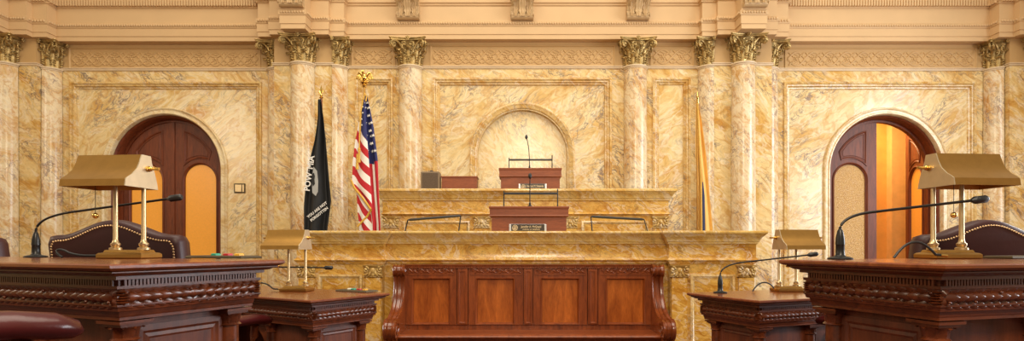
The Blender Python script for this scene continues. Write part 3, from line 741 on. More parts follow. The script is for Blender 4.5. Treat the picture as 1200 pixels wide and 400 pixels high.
def scroll_end(xc):
    # S-scroll console: profile in (y, z)
    P = []
    P += [(.06, .0), (.06, zt-.02)]
    P += [( -.03+.075*cos(a), zt-.065+.068*sin(a)) for a in [radians(q) for q in (80, 110, 140, 170, 200, 230, 255)]]
    P += [(-.045, zt-.17), (-.05, zt-.24), (-.065, zt-.31), (-.10, zt-.385), (-.17, zt-.46), (-.27, zt-.515), (-.37, zt-.545)]
    P += [(-.46+.105*cos(a), zt-.645+.105*sin(a)) for a in [radians(q) for q in (75, 100, 130, 160, 190, 220, 250)]]
    P += [(-.47, zt-.78), (-.50, .36), (-.50, .12), (-.53, .0)]
    n = len(P); rings = []
    w = .062
    cuts = [(-w, -.006), (-w*.92, .0), (-w*.7, .008), (-w*.45, .008), (-w*.36, -.006), (-w*.26, .008), (w*.26, .012), (w*.36, -.006), (w*.45, .008), (w*.7, .008), (w*.92, 0), (w, -.006)]
    for xx, o in cuts:
        r = []
        for i in range(n):
            p, a, b = Vector(P[i]), Vector(P[i-1]), Vector(P[(i+1) % n])
            d1, d2 = (p-a).normalized(), (b-p).normalized(); n1, n2 = Vector((-d1.y, d1.x)), Vector((-d2.y, d2.x))
            kk = (n1+n2); kk = kk/max(kk.dot(n1), .3) if kk.length > 1e-6 else n1
            q = p+kk*o if P[i][1] > .02 and P[i][0] < .05 else p
            r.append((xc+xx, q.x, q.y))
        rings.append(r)
    R = MB()
    V = [[R.v(p) for p in r] for r in rings]
    for a, b in zip(V, V[1:]):
        for i in range(n): R.face((a[i], a[(i+1) % n], b[(i+1) % n], b[i]))
    for q in (V[0], V[-1]):
        for t in tessellate_polygon([[Vector((v.co.y, v.co.z, 0)) for v in q]]): R.face([q[i] for i in t])
    for sg in (-1, 1):
        for cy, cz, r0 in ((-.03, zt-.065, .05), (-.46, zt-.645, .08)):
            R.tube([(xc+sg*w, cy+r0*(1-t/20)*cos(-t*.6+2), cz+r0*(1-t/20)*sin(-t*.6+2)) for t in range(16)], .008, 6)
    return R
for xc in (-1.39, 1.395): scroll_end(xc).build('scrolled_arm', M['bench_arm'], bench, 35)

# ------------------------------------------------------------------ legislators' desks
def make_desk(corner, d, theta, s, D, L, zfloor, label):
    H = .774
    root = empty('carved_desk', (corner, d, zfloor), radians(theta)*(1 if s > 0 else -1))
    tag(root, label, 'desk', 'carved mahogany desks')
    ov = .072
    def R(m, a, b, y0, y1, prof): return m.rect(*sorted((s*a, s*b)), y0, y1, prof)
    a, b, y0, y1 = ov, L-ov, ov, D-ov                            # body line
    R(MB(), a, b, y0, y1, [(.050, H-.022), (.066, H-.016), (.072, H-.011), (.072, H-.004), (.068, H)]).build('desk_top', M['wood_top'], root, 0)
    R(MB(), a, b, y0, y1, [(.016, H-.044), (.026, H-.043), (.026, H-.034), (.038, H-.032), (.046, H-.027), (.056, H-.024), (.056, H-.021)]).build('top_moulding', M['wood'], root, 0)
    R(MB(), a, b, y0, y1, [(.010, H-.072), (.018, H-.068), (.018, H-.060), (.008, H-.059), (.008, H-.045), (.018, H-.043)]).build('dentil_band', M['wood'], root, 0)
    m = MB(); p = .0105
    for i in range(int((b-a)/p)):
        m.box(*sorted((s*(a+i*p+.002), s*(a+i*p+.0085))), y0-.017, y0-.006, H-.060, H-.044)
    for i in range(int((y1-y0)/p)):
        m.box(*sorted((s*(a-.017), s*(a-.006))), y0+i*p+.002, y0+i*p+.0085, H-.060, H-.044)
    m.build('dentils', M['wood'], root)
    R(MB(), a, b, y0, y1, [(0, H-.110), (.006, H-.108), (.014, H-.099), (.017, H-.091), (.014, H-.081), (.006, H-.073), (.010, H-.072)]).build('frieze_torus', M['wood'], root, 40)
    m = MB(); rr = random.Random(3); zc = H-.091
    def garland(P, dr, nv, Ln):
        n = int(Ln/.030)
        for i in range(n+1):
            t = i/n*Ln; q = P+dr*t; fl = 1 if t < Ln/2 else -1
            if abs(t-Ln/2) < .02 and Ln > 1: pass
            for dz, out, tilt, sh in ((.013, .013, .42, 0), (-.013, .013, -.42, 0), (0, .022, 0, .012)):
                ax = (dr*fl*cos(tilt)+Vector((0, 0, 1))*sin(tilt)+nv*.20).normalized()
                bz_ = nv.cross(ax).normalized(); up_ = ax.cross(bz_); up_ = up_ if up_.dot(nv) > 0 else -up_
                b0 = q+dr*fl*(sh-.022)+nv*(out-.012)+Vector((0, 0, dz*.55)); ln, wd = .056, .0165
                G = [[m.v(b0+ax*ln*t_+bz_*wd*w_*c_+up_*.0105*h_*(.35+.65*w_)) for c_, h_ in ((-1, -.5), (-.75, .45), (-.35, .9), (0, .8), (.35, .9), (.75, .45), (1, -.5))]
                     for t_, w_ in ((0, .35), (.15, .72), (.35, 1.), (.58, .98), (.78, .7), (.92, .36), (1., .03))]
                for g0, g1 in zip(G, G[1:]):
                    for k_ in range(6): m.face((g0[k_], g0[k_+1], g1[k_+1], g1[k_]))
            if i % 3 == 0: m.ball(q+nv*.028+Vector((0, 0, rr.choice((-.012, .012)))), .0045, 6, 4)
    garland(Vector((s*a, y0, zc)), Vector((s, 0, 0)), Vector((0, -1, 0)), b-a)
    garland(Vector((s*a, y0, zc)), Vector((0, 1, 0)), Vector((-s, 0, 0)), y1-y0)
    for yy in (y0, y1):
        for q in range(5): m.ball((s*(a-.012), yy, zc-.014+q*.007), (.018, .018, .0045), 8, 4)
    m.build('laurel_garland', M['wood'], root, 70)
    R(MB(), a, b, y0, y1, [(-.02, H-.157), (.0, H-.154), (.0, H-.146), (.002, H-.142), (.004, H-.130), (.012, H-.128), (.014, H-.118), (.018, H-.115), (.018, H-.110), (.0, H-.109)]).build('cornice', M['wood'], root, 0)
    # pedestals with kneehole between
    for k0, k1 in ((a+.02, a+.46), (b-.46, b-.02)):
        pd = MB(); pd.box(*sorted((s*(k0+.03), s*k1)), y0+.05, y1-.05, .05, H-.155); pd = pd.build('pedestal', M['wood_panel'], root)
        R(MB(), k0, k1, y0+.02, y1-.02, [(.012, 0), (.012, .05), (.0, .07)]).build('plinth', M['wood'], pd)
    fl = [(y0+.075, .12), (y1-.075, .12), (y1-.075, H-.185), (y0+.075, H-.185)]
    pts = fl if True else fl
    m = MB(); xf = s*(a+.05)
    rings = []
    for ins, out in ((-.022, .0), (-.022, .005), (-.004, .006), (.004, .0005), (.014, .003), (.020, .0)):
        q = [(y0+.10+ins, .12+ins), (y1-.10-ins, .12+ins), (y1-.10-ins, H-.200-ins), (y0+.10+ins, H-.200-ins)]
        rings.append([(xf-s*out, yy, zz) for yy, zz in q])
    m.loft(rings, True, False, False); m.build('side_panel', M['wood_panel'], root, 0)
    m = MB()                                                     # arched bracket across the kneehole
    A, B = a+.47, b-.47
    pts = [(s*A, H-.156)]+[(s*(A+.0+.22*(1-cos(t))), H-.36+.19*sin(t)) for t in [pi/2*i/8 for i in range(9)]]
    ptsr = [(s*(B-(.22*(1-cos(t)))), H-.36+.19*sin(t)) for t in [pi/2*i/8 for i in range(8, -1, -1)]]+[(s*B, H-.156)]
    m.plate(pts+ptsr, [], y0+.05, y0+.08); m.build('kneehole_arch', M['wood'], root)
    MB().box(*sorted((s*A, s*B)), y1-.06, y1-.035, .06, H-.156).build('modesty_panel', M['wood_panel'], root)
    for cx, cy in ((a+.05, y0+.05), (a+.05, y1-.05), (a+.42, y0+.05)):
        cr = .031
        col = MB().lathe([(cr*1.5, .05), (cr*1.5, .09), (cr*1.1, .10), (cr*1.25, .12), (cr, .14), (cr*.94, H-.215)], 18).build('colonnette', M['wood'], root, 40, (s*cx, cy, 0))
        m = MB().lathe([(cr*.94, H-.215), (cr*1.2, H-.212), (cr*1.0, H-.206), (cr*1.05, H-.19), (cr*1.3, H-.175)], 18)
        m.rect(-cr*1.3, cr*1.3, -cr*1.3, cr*1.3, [(0, H-.175), (0, H-.167), (.008, H-.166), (.008, H-.1575)])
        for i in range(8): leaf(m, i*pi/4, cr*.98, H-.208, .030, .011, .008, .010, nu=5, nv=6, lobes=False)
        m.build('capital', M['wood'], col, 40)
    return root
NL = (px(128.5, 1.45), 1.45, 22.); SL = (px(364, 3.005), 3.005, 32.); NRt = (px(1108, 1.45), 1.45, 16.); SR = (px(890, 2.985), 2.985, 22.5)
d_nl = make_desk(NL[0], NL[1], NL[2], -1, .588, 2.0, T1, 'big near carved desk before the closed arched door with sheen on its side')
d_sl = make_desk(SL[0], SL[1], SL[2], -1, .574, 1.9, T2, 'farther carved desk beside the bench on the American flag side')
d_nr = make_desk(NRt[0], NRt[1], NRt[2], 1, .588, 2.0, T1, 'big near carved desk before the half-open arched door')
d_sr = make_desk(SR[0], SR[1], SR[2], 1, .574, 2.3, T2, 'farther carved desk beside the bench on the yellow flag side')
ZD1, ZD2 = T1+.774, T2+.774

# ------------------------------------------------------------------ bank lamps
def make_lamp(x, y, z, s, label, rot=0., ch=None):
    # x, y: foot of the post nearest the aisle; s: -1 shade runs to -x, +1 to +x
    root = empty('bank_lamp', (x, y, z), radians(rot)); tag(root, label, 'desk lamp', 'brass bank lamps')
    e = -s                                                      # aisle side direction
    L, PS = .245, .113
    X = lambda t: s*t
    bx0, bx1 = sorted((X(-.029), X(PS+.029)))
    MB().rect(bx0, bx1, -.052, .052, [(0, .0005), (.003, .004), (.003, .016), (-.002, .021), (-.012, .023), (-.016, .032), (-.018, .033)]).build('base', M['brass'], root, 0)
    for t in (0, PS):
        MB().lathe([(.021, .033), (.021, .040), (.013, .044), (.017, .050), (.017, .056), (.011, .061), (.0085, .072), (.0075, .32)], 16, (X(t), 0)).build('post', M['brass_pale'], root, 40)
    zb, zt_ = .262, .385
    P = [(.055, zb), (.050, zb+.022), (.038, zb+.06), (.022, zb+.098), (.016, zt_), (-.030, zt_), (-.040, zt_-.028), (-.054, zt_-.055), (-.078, zt_-.078), (-.098, zt_-.090), (-.108, zt_-.098), (-.112, zb)]
    th = .004
    m = MB()                                                    # thin folded sheet, open below
    Q = [(yy*.955+.0, zz-(.004 if zz > zb+.01 else 0)) for yy, zz in P]
    o0, o1 = X(-.012), X(L-.012)
    out = [[m.v((xx, yy, zz)) for yy, zz in P] for xx in (o0, o1)]; inn = [[m.v((xx, yy, zz)) for yy, zz in Q] for xx in (o0, o1)]
    for i in range(len(P)-1):
        m.face((out[0][i], out[0][i+1], out[1][i+1], out[1][i])); m.face((inn[0][i], inn[1][i], inn[1][i+1], inn[0][i+1]))
    for q in (0, len(P)-1): m.face((out[0][q], out[1][q], inn[1][q], inn[0][q]))
    for q in (0, 1):
        for i in range(len(P)-1): m.face((out[q][i], out[q][i+1], inn[q][i+1], inn[q][i]))
    sh = m.build('shade', M['brass'], root, 30)
    for xa in (-.016, L-.012):
        m = MB(); m.plate(P[::-1], [], 0, .004)
        for v in m.b.verts: v.co = Vector((X(xa)+(v.co.y if s > 0 else -v.co.y), v.co.x, v.co.z))
        m.build('end_plate', M['end_plate'] if xa < 0 else M['brass'], sh)
    for xa, sg in ((-.016, -1), (L-.008, 1)):
        MB().tube([(X(xa), 0, .335), (X(xa+sg*.006), 0, .335), (X(xa+sg*.008), 0, .335), (X(xa+sg*.014), 0, .335), (X(xa+sg*.018), 0, .335), (X(xa+sg*.045), 0, .335)], [.011, .011, .007, .009, .0055, .0055], 12).build('pivot_knob', M['gold_bright'], sh, 40)
    MB().tube([(X(ch or PS+.055), -.03, .35), (X(ch or PS+.055), -.03, .168)], .0012, 6).build('pull_chain', M['dark_brass'], root)
    MB().ball((X(ch or PS+.055), -.03, .160), .011, 12, 8).build('pull_ball', M['gold_bright'], root, 60)
    return root
def cord(root, pts, r=.0045, tip=True):
    MB().tube(pts, r, 8).build('power_cord', M['black'], root, 50)
    if tip:
        a, b = Vector(pts[-2]), Vector(pts[-1]); MB().tube([b-(b-a).normalized()*.004, b+(b-a).normalized()*.018], .0055, 8).build('cord_plug', M['gold_bright'], root, 50)
def lamp_px(xp, d, z, s, label, rot, ch=None): return make_lamp(px(xp, d), d, z, s, label, rot, ch)
la = lamp_px(168.5, 2.17, ZD1, -1, 'brass bank lamp on the near desk before the closed arched door', -5)
cord(la, bez((-.31, -.02, .0055), (-.345, -.02, .02), (-.34, -.02, .045), (-.30, -.015, .028), 8)+bez((-.29, -.015, .022), (-.25, -.01, .0075), (-.22, 0, .010), (-.152, 0, .012), 6))
lb = lamp_px(358, 3.64, ZD2, -1, 'smaller brass bank lamp on the farther desk below the black flag', -8)
cord(lb, bez((-.33, -.02, .04), (-.30, -.02, .06), (-.25, -.01, .05), (-.225, -.005, .02), 10)+[Vector((-.215, 0, .012)), Vector((-.178, 0, .010))])
lc = lamp_px(1093.5, 2.14, ZD1, 1, 'brass bank lamp on the near desk before the half-open door', 5, .055)
cord(lc, bez((-.20, -.06, .0055), (-.15, -.06, .075), (-.10, -.06, .08), (-.05, -.07, .016), 12)+[Vector((-.03, -.074, .014))])
ld = lamp_px(913, 3.62, ZD2, 1, 'smaller brass bank lamp on the farther desk by the open door bay', 6, .04)
cord(ld, bez((-.20, -.05, .0055), (-.16, -.05, .08), (-.09, -.05, .07), (-.05, -.03, .02), 12))
le = make_lamp(px(1167, 3.78), 3.78, ZD2, 1, 'partly hidden brass bank lamp behind the leather chair by the half-open door', 20)

# ------------------------------------------------------------------ gooseneck mics on the desks
def desk_mic(x, y, z, pts, label, rb=.032):
    r = empty('gooseneck_microphone', (x, y, z)); tag(r, label, 'microphone', 'gooseneck microphones on the desks')
    MB().lathe([(rb*1.25, .0005), (rb*1.3, .004), (rb*1.1, .008), (rb*.6, .011), (.015, .016), (.014, .05), (.0155, .052), (.014, .075), (.009, .10), (.006, .105)], 20).build('base', M['black_metal'], r, 40)
    P = bez((0, 0, .10), pts[0], pts[1], pts[2], 12)+[Vector(pts[2]).lerp(Vector(pts[3]), t) for t in (.25, .5, .75, 1)]
    MB().tube(P, .0048, 8).build('gooseneck', M['black_metal'], r, 50)
    a, b = Vector(pts[2]), Vector(pts[3]); d = (b-a).normalized()
    MB().tube([b-d*.01, b, b+d*.004, b+d*.045, b+d*.052], [.006, .011, .0135, .0135, .009], 12).build('microphone_head', M['black'], r, 50)
def mic_px(bx_, by_, d, z, pxs, label, dd):
    X0 = px(bx_, d); pts = []
    for (xx, yy), dy in zip(pxs, dd):
        D_ = d+dy; pts.append((px(xx, D_)-X0, dy, pz(yy, D_)-z))
    desk_mic(X0, d, z, pts, label)
mic_px(42, 300, 2.40, ZD1, [(41, 262), (52, 254), (82, 249), (199, 233)], 'long gooseneck microphone on the near desk before the closed door', (0, 0, -.01, -.05))
mic_px(294, 338, 3.95, ZD2, [(293, 319), (297, 314), (312, 313), (381, 314)], 'gooseneck microphone mostly hidden behind the smaller lamp by the black flag', (0, 0, 0, -.02))
mic_px(984.5, 302, 2.02, ZD1, [(983, 262), (994, 252), (1020, 249), (1141, 235)], 'long gooseneck microphone on the near desk before the half-open door', (0, 0, -.01, .02))
mic_px(844, 343, 3.50, ZD2, [(843.5, 316), (850, 311), (868, 308), (948, 299)], 'slender gooseneck microphone on the farther desk on the yellow flag side', (0, 0, 0, -.02))

# ------------------------------------------------------------------ voting panels
def vote_panel(x, y, z, w, rot, btn, label):
    r = empty('voting_panel', (x, y, z), radians(rot)); tag(r, label, 'voting panel', 'voting button panels on the desks')
    MB().rect(-w/2, w/2, -.05, .05, [(0, .0005), (.002, .003), (0, .009), (-.006, .011)]).build('plate', M['dark_brass'], r)
    for t, mt in btn:
        MB().rect(t-.012, t+.012, -.02, .004, [(0, .010), (0, .017), (-.003, .019)]).build('button', M[mt], r)
vote_panel(px(262, 2.22), 2.22, ZD1, .27, -20, ((-.03, 'green'), (.03, 'red'), (.085, 'yellow')), 'flat voting panel with coloured buttons on the near desk before the closed door')
vote_panel(px(418, 3.62), 3.62, ZD2, .26, -30, ((-.05, 'white'), (-.02, 'green'), (.03, 'red'), (.08, 'yellow')), 'flat voting panel with coloured buttons on the farther desk by the bench')
vote_panel(px(1192, 2.18), 2.18, ZD1, .20, 16, (), 'low dark voting panel at the photo edge on the near desk before the half-open door')

# ------------------------------------------------------------------ leather chairs
def chair_parts(root, leather, armm):
    w, zb, zt0 = .305, .40, 1.10
    def top(x): return zt0+.068*(.5+.5*cos(pi*min(1, abs(x)/(w*.86))))
    out = [(-w*.94, zb), (w*.94, zb), (w, zb+.1), (w, zt0-.03), (w-.012, top(w)-.005)]+[(xx, top(xx)) for xx in [w*.9-w*1.8*i/24 for i in range(25)]]+[(-w+.012, top(w)-.005), (-w, zt0-.03), (-w, zb+.1)]
    cz = .75
    def ring(ins, y, lean=.14):
        r = []
        for x, z in out:
            zz = z-ins if z > cz else z+ins
            xx = x-ins*(1 if x > 0 else -1) if abs(x) > w*.8 else x*(1-ins/w)
            r.append((xx, y-(z-.40)*lean, zz))
        return r
    MB().loft([ring(.018, -.34), ring(.006, -.337), ring(-.002, -.325), ring(-.006, -.29), ring(0, -.255), ring(.02, -.235), ring(.07, -.225)]).build('backrest', leather, root, 60)
    m = MB(); rg = ring(.022, -.3395)
    pts = [Vector(p) for p in rg[2:]]
    acc = 0.
    for a, b in zip(pts, pts[1:]):
        d = (b-a).length
        while acc < d:
            m.ball(a.lerp(b, acc/d), (.0052, .0045, .0052), 6, 4); acc += .0125
        acc -= d
    m.build('nailhead_trim', M['nail'], root, 60)
    MB().rect(-.27, .27, -.24, .27, [(-.03, .36), (0, .375), (.006, .42), (-.005, .46), (-.05, .48)]).build('seat', leather, root, 50)
    for s in (-1, 1):
        x = s*.335
        ar = MB(); ar.tube([(x, -.27, .655), (x, -.24, .662), (x, -.05, .668), (x*1.10, .10, .664), (x*1.17, .165, .655), (x*1.2, .20, .645), (x*1.21, .212, .638)], [.028, .040, .044, .046, .045, .032, .012], 16, .62)
        ar = ar.build('armrest', armm, root, 60)
        MB().tube([(x*1.1, .12, .63), (x*1.04, .15, .57), (x*.95, .16, .48), (x*.92, .16, .37)], [.02, .022, .02, .02], 10).build('arm_post', M['wood'], ar, 50)
        for yy in (-.22, .24): MB().tube([(s*.24, yy, .37), (s*.25, yy, .15), (s*.27, yy*1.1, .001)], [.026, .022, .018], 10).build('leg', M['wood'], root, 50)
    MB().rect(-.26, .26, -.24, .26, [(0, .33), (0, .365)]).build('seat_rail', M['wood'], root)
def make_chair(x, y, z, rot, label, leather=M['leather'], armm=None):
    r = empty('leather_armchair', (x, y, z), radians(rot)); tag(r, label, 'chair', 'leather armchairs at the desks')
    chair_parts(r, leather, armm or leather); return r
f = radians(30)
make_chair(-1.785, 3.02, T2, -3, 'dark leather chair with nailhead trim behind the lamp on the closed door side', armm=M['leather_red'])
make_chair(-3.07, 3.60, T2, -8, 'dark leather chair whose rounded corner shows beside the tall microphone base at the photo edge')
make_chair(2.07, 3.0, T2, 3, 'dark leather chair with nailhead trim behind the lamp on the half-open door side', armm=M['leather_red'])
make_chair(-1.375, 1.18, T1, -22, 'red leather chair in front of the near desk with only its armrest in view', M['leather_red'])

# ------------------------------------------------------------------ flags
def pole(root, h, mat=M['wood_top']):
    MB().lathe([(.16, 0), (.16, .02), (.06, .05), (.03, .09), (.02, .12)], 20).build('stand', M['brass'], root, 40)
    MB().lathe([(.016, .1), (.016, h)], 12).build('pole', mat, root, 40)
def cloth(rows, d, ox, oz, nfold, amp, ph, uvf, ny=70, nx=48, lift=.0):
    """rows: [(py, xl, xr)] silhouette; folds run down the cloth."""
    m = MB(); uvl = m.b.loops.layers.uv.new('UVMap'); G = []; UV = {}
    def sil(y):
        for (a, l0, r0), (b, l1, r1) in zip(rows, rows[1:]):
            if y <= b: t = (y-a)/(b-a); return l0+(l1-l0)*t, r0+(r1-r0)*t
        return rows[-1][1:]
    for j in range(ny+1):
        y = rows[0][0]+(rows[-1][0]-rows[0][0])*j/ny; l, r = sil(y); row = []
        for i in range(nx+1):
            t = i/nx; k = min(1, (y-rows[0][0])/40.)
            dep = amp*(.25+.75*k)*sin(nfold*2*pi*t+ph+.25*sin(j*.1))
            tt = t+.5/nfold/2/pi*sin(nfold*2*pi*t*1.0+ph+1.)*.8*k*(1 if 0 < i < nx else 0)
            x = l+(r-l)*min(1, max(0, tt))
            v = m.v((px(x, d)-ox, dep, pz(y, d)-oz)); UV[v] = (t, y); row.append(v)
        G.append(row)
    for a, b in zip(G, G[1:]):
        for i in range(nx): 
            fc = m.face((a[i], b[i], b[i+1], a[i+1]))
            if fc:
                q = [UV[lp.vert] for lp in fc.loops]; cen = (sum(a_[0] for a_ in q)/4, sum(a_[1] for a_ in q)/4)
                for lp in fc.loops: lp[uvl].uv = uvf(*UV[lp.vert], *cen)
    return m, G, UV, uvl
def star(m, c, r, nrm_y=-.006, mi=1):
    pts = []
    for i in range(10):
        a = pi/2+i*pi/5; q = r if i % 2 == 0 else r*.42
        pts.append((c.x+q*cos(a), c.y+nrm_y, c.z+q*sin(a)))
    cc = m.v((c.x, c.y+nrm_y-.001, c.z)); V = [m.v(p) for p in pts]
    for i in range(10): m.face((cc, V[i], V[(i+1) % 10]), mi)
# American flag
FD = 7.6; fx = px(427, FD)
us = empty('american_flag', (fx, FD, PLAT)); tag(us, 'draped American flag with gold fringe and eagle finial beside the column', 'flag', 'flags on poles')
pole(us, pz(100, FD)-PLAT, M['brass'])
zE = pz(97, FD)-PLAT; m = MB()
m.lathe([(.03, zE-.06), (.035, zE-.045), (.02, zE-.035), (.045, zE-.01), (.05, zE), (.03, zE+.02), (.0, zE+.025)], 14)
m.ball((0, 0, zE+.075), (.032, .028, .05), 10, 6); m.ball((-.012, -.02, zE+.14), (.02, .02, .022), 8, 5); m.tube([(-.02, -.035, zE+.14), (-.035, -.05, zE+.132)], [.01, .003], 6)
for s in (-1, 1):
    for i in range(8):                                          # feathered raised wings
        t = i/7; rt = Vector((s*(.018+.070*t), .012, zE+.080+.050*sin(t*2.4)))
        ax = Vector((s*(.10+.28*t), .05, -.95)).normalized(); ln = .040+.018*sin(pi*(.2+.7*t)); bz = Vector((0, 1, 0)).cross(ax).normalized(); cz = ax.cross(bz)
        m.ball(rt+ax*ln*.7, (ln, .009, .007), 8, 5, Matrix((ax, bz, cz)).transposed())
    m.tube([(s*(.012+.078*i/6), .006, zE+.080+.050*sin(i/6*2.4)) for i in range(7)], [.016, .018, .017, .015, .013, .011, .006], 8)
m.build('eagle_finial', M['gold_bright'], us, 50)
y0 = 112
# right-hand drop: canton above, then stripes hanging nearly upright
def uv_r(t, y, tc, yc):
    if yc < 196-8*tc: return (.2, .8)
    return (.8, (t*3.9+1.1)/13.+.001)
mR, G, UV, uvl = cloth([(112, 427.5, 430.5), (128, 426, 434), (150, 424.5, 438.5), (190, 427, 443.5), (230, 431, 445), (262, 435, 446.5), (320, 436, 448)], FD, fx, PLAT, 1.5, .035, 2.2, uv_r)
for j in range(9):
    for i in range(3):
        yy = 121+j*8.2; t = (.20+.30*i+(.15 if j % 2 else 0))
        if t > .96 or yy > 190-8*t: continue
        gj = int((yy-112)/(320-112)*70); gi = int(t*48); star(mR, G[gj][gi].co.copy(), .016+.008*min(1, (yy-112)/40), -.012)
fl_r = mR.build('flag_cloth', [M['us_flag'], M['flag_white']], us, 60)
def uv_l(t, y, tc, yc):
    if yc-143-tc*24 < 0: return (.2, .8)
    return (.8, (1+(y-143-t*24)/10.4)/13.)
mL, G, UV, uvl = cloth([(118, 426.5, 428.5), (140, 422.5, 430), (165, 417.5, 432), (190, 414.6, 434), (214, 413.5, 435.5), (222, 417, 436), (236, 427, 437), (246, 434.5, 437.5)], FD, fx, PLAT, .8, .022, .6, uv_l, 90, 30)
for v in mL.b.verts: v.co.y -= .055
for j in range(4):
    yy = 127+j*7; gj = int((yy-118)/(246-118)*90); star(mL, G[gj][int(30*(.55 if j % 2 else .4))].co.copy(), .015, -.01)
mL.build('flag_cloth', [M['us_flag'], M['flag_white']], us, 60)
m3, G, UV, uvl = cloth([(216, 417.5, 434), (250, 419, 435), (262, 420.5, 436), (320, 422, 438)], FD, fx, PLAT, 1., .02, 1., lambda t, y, tc, yc: (.8, (1+(y-216-t*26+40)/10.4)/13.), 60, 24)
for v in m3.b.verts: v.co.y -= .012
m3.build('flag_cloth', [M['us_flag']], us, 60)
m = MB()
def fr_pt(x, y, dy): return Vector((px(x, FD)-fx, dy, pz(y, FD)-PLAT))
m.tube([fr_pt(413.5, 212, -.085), fr_pt(417, 220.5, -.085), fr_pt(424, 229, -.085), fr_pt(430, 237, -.085), fr_pt(436.5, 246, -.085)], .014, 8, .5, (0, 1, 0)); m.build('gold_fringe', M['fringe'], us, 50); m = MB()
m.tube([fr_pt(419.5, 266, -.03), fr_pt(424, 261, -.03), fr_pt(431, 254, -.03), fr_pt(436, 246, -.05)], .014, 8, .5, (0, 1, 0)); m.build('gold_fringe', M['fringe'], us, 50); m = MB()
m.tube([fr_pt(425.2, 118, -.03), fr_pt(423.8, 150, -.05), fr_pt(423, 170, -.08)], .007, 6)
m.build('gold_fringe', M['fringe'], us, 50)
m = MB(); m.tube([fr_pt(428, 110, -.03), fr_pt(424.5, 135, -.09), fr_pt(423.3, 176, -.10)], .008, 6); m.tube([fr_pt(428, 110, -.03), fr_pt(430.5, 114, -.04), fr_pt(430, 120, -.05)], .009, 6)
m.tube([fr_pt(423.3, 175, -.10), fr_pt(423.3, 178, -.10), fr_pt(423.3, 181, -.10), fr_pt(423.0, 192, -.10)], [.016, .02, .014, .022], 8)
m.tube([fr_pt(421.3, 182, -.10), fr_pt(421.3, 185, -.10), fr_pt(421.0, 200, -.10)], [.014, .014, .022], 8)
m.build('tassel_cord', M['fringe'], us, 50)
# black POW/MIA flag
PD = 7.8; bx_ = px(376.5, PD)
pw = empty('black_flag', (bx_, PD, PLAT)); tag(pw, 'draped black flag with white emblem and lettering hanging from a pole', 'flag', 'flags on poles')
pole(pw, pz(115, PD)-PLAT, M['wood_top'])
zS = pz(112, PD)-PLAT; m = MB()
m.lathe([(.018, zS-.04), (.03, zS-.03), (.012, zS-.015), (.02, zS+.0), (.012, zS+.02)], 12)
m.loft([[(0+a*q, b*q*.3, zS+zz) for a, b in ((1, 0), (0, 1), (-1, 0), (0, -1))] for q, zz in ((.008, .02), (.028, .055), (.016, .09), (.001, .14))])
m.build('spear_finial', M['gold_bright'], pw, 40)
mB, G, UV, uvl = cloth([(118, 374.5, 378.5), (140, 374, 382), (165, 370, 385), (190, 364, 387), (215, 360.5, 389), (236, 358.5, 391), (244, 358, 390), (268, 358, 387), (320, 357, 385)], PD, bx_, PLAT, 1.6, .045, .4, lambda t, y, tc, yc: (t, y/300), 80, 56)
for v in mB.b.verts: v.co.y -= .07
def on_flag(x, y, dy=-.145): return Vector((px(x, PD)-bx_, dy, pz(y, PD)-PLAT))
pf = mB.build('flag_cloth', M['flag_black'], pw, 60)
m = MB()
disc = [on_flag(x, y, -.132) for x, y in ((371.3, 197), (375.5, 202), (376.8, 214), (376.5, 226), (374, 231), (370, 227), (369.5, 214))]
m.face([m.v(p) for p in disc]); m.build('emblem', M['flag_grey'], pf)
m = MB()
sil_ = [on_flag(x, y, -.136) for x, y in ((369.8, 206), (372, 204), (373.2, 208), (372.6, 212), (373.2, 217), (370.6, 220), (369.4, 214))]
m.face([m.v(p) for p in sil_]); m.build('silhouette', M['flag_black'], pf)
m = MB(); th = radians(-78)
def pl(cx, cy, ang, sx=1.):
    o = on_flag(cx, cy, -.142)
    return lambda c: (o.x+c.x*sx*cos(ang)-c.y*sin(ang), o.y-c.z, o.z+c.x*sx*sin(ang)+c.y*cos(ang))
text_into(m, 'POW*MIA', .11, pl(367.0, 205, radians(82), .95), bold=.003)
m.build('lettering', M['flag_white'], pf); m = MB()
text_into(m, 'YOU ARE NOT', .048, pl(376.0, 247, radians(38), 1.), bold=.0015); m.build('lettering', M['flag_white'], pf); m = MB()
text_into(m, 'FORGOTTEN', .048, pl(378.3, 252, radians(38), 1.), bold=.0015)
m.build('lettering', M['flag_white'], pf)
# yellow flag
YD = 8.6; yx = px(817.5, YD)
yf = empty('yellow_flag', (yx, YD, PLAT)); tag(yf, 'narrow folded buff yellow flag on a pole beside the pier', 'flag', 'flags on poles')
pole(yf, pz(121, YD)-PLAT, M['brass'])
zY = pz(120, YD)-PLAT
MB().lathe([(.012, zY-.03), (.016, zY-.02), (.016, zY+.07), (.022, zY+.08), (.016, zY+.09), (.006, zY+.15), (.001, zY+.16)], 12).build('finial', M['gold_bright'], yf, 40)
mY, G, UV, uvl = cloth([(121, 816, 818.5), (140, 816, 822), (180, 816, 827), (220, 818.5, 831), (268, 819.5, 835.5), (320, 820, 837)], YD, yx, PLAT, 1.3, .04, 1.2, lambda t, y, tc, yc: (t, y/300), 70, 40)
yc = mY.build('flag_cloth', M['buff'], yf, 60)
def on_y(x, y, dy): return Vector((px(x, YD)-yx, dy, pz(y, YD)-PLAT))
m = MB(); m.tube([on_y(822.3, 214, -.05), on_y(823, 230, -.052), on_y(823.3, 262, -.052), on_y(823.3, 300, -.05)], [.006, .018, .02, .02], 8, .3, (0, 1, 0)); m.build('blue_fold', M['flag_blue'], yc, 50)
m = MB(); m.tube([on_y(816.3, 122, -.045), on_y(818, 160, -.05), on_y(820, 210, -.055), on_y(820.8, 260, -.055), on_y(821, 300, -.05)], .012, 6, 1.); m.build('gold_fringe', M['fringe'], yc, 50)

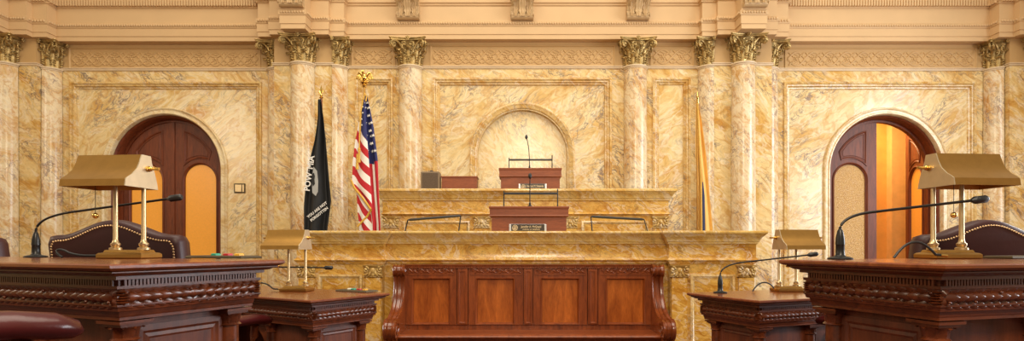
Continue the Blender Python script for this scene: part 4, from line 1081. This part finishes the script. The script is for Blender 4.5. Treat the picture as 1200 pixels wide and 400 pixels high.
# ------------------------------------------------------------------ light
def area(name, loc, size, energy, col, target, sy=None):
    l = bpy.data.lights.new(name, 'AREA'); l.energy = energy; l.color = col; l.size = size
    if sy: l.shape = 'RECTANGLE'; l.size_y = sy
    o = bpy.data.objects.new(name, l); C.objects.link(o); o.location = loc
    o.rotation_euler = (Vector(target)-Vector(loc)).to_track_quat('-Z', 'Y').to_euler(); return o
area('assumed_skylight', (0, 3.5, 10.), 10, 900, (1., .90, .74), (0, 6.5, 1.5), 6)  # assumed overhead source
area('assumed_window_light', (9.3, 6.0, 3.4), 2.6, 420, (.92, .96, 1.), (-1.5, 5.0, 1.2), 3.4)  # daylight from an assumed window; the right wall itself is solid
area('assumed_window_light', (9.3, 3.2, 2.3), 2.6, 360, (.84, .91, 1.), (-1.2, 2.6, 1.1), 3.0)  # second assumed window, added for cool sheen on the left desk and lamps
area('added_left_light', (-9.0, 2.0, 4.5), 2.2, 150, (1., .88, .70), (1.5, 7.5, 1.5), 2.5)  # unseen source added on the left for highlights down the columns
area('assumed_chandelier', (0.4, -1.5, 4.6), 1.6, 260, (1., .84, .62), (0.2, 8.5, 2.2))  # unseen source assumed behind the camera; no fixture is modelled
p = bpy.data.lights.new('assumed_corridor_lamp', 'AREA'); p.energy = 110; p.color = (1, .72, .36); p.size = 1.2  # lamp assumed out of view to light the corridor behind the open door
o = bpy.data.objects.new('assumed_corridor_lamp', p); C.objects.link(o); o.location = (7.0, 11.7, 4.2)
w = bpy.data.worlds.new('room_ambience'); S.world = w; w.use_nodes = True
bg = w.node_tree.nodes['Background']; bg.inputs[0].default_value = (1., .84, .62, 1); bg.inputs[1].default_value = .5

# ------------------------------------------------------------------ camera
cam = bpy.data.cameras.new('camera'); co = bpy.data.objects.new('camera', cam); C.objects.link(co)
co.location = (0, 0, EYE); co.rotation_euler = (pi/2, 0, 0)
cam.sensor_width = 36; cam.sensor_fit = 'HORIZONTAL'; cam.lens = 36*F/1200
cam.shift_x = (600-CX)/1200; cam.shift_y = (HY-200)/1200; cam.clip_start = .05; cam.clip_end = 100
S.camera = co
S.view_settings.view_transform = 'Standard'; S.view_settings.look = 'None'; S.view_settings.gamma = 1
S.view_settings.use_curve_mapping = False
S.view_settings.exposure = -0.12
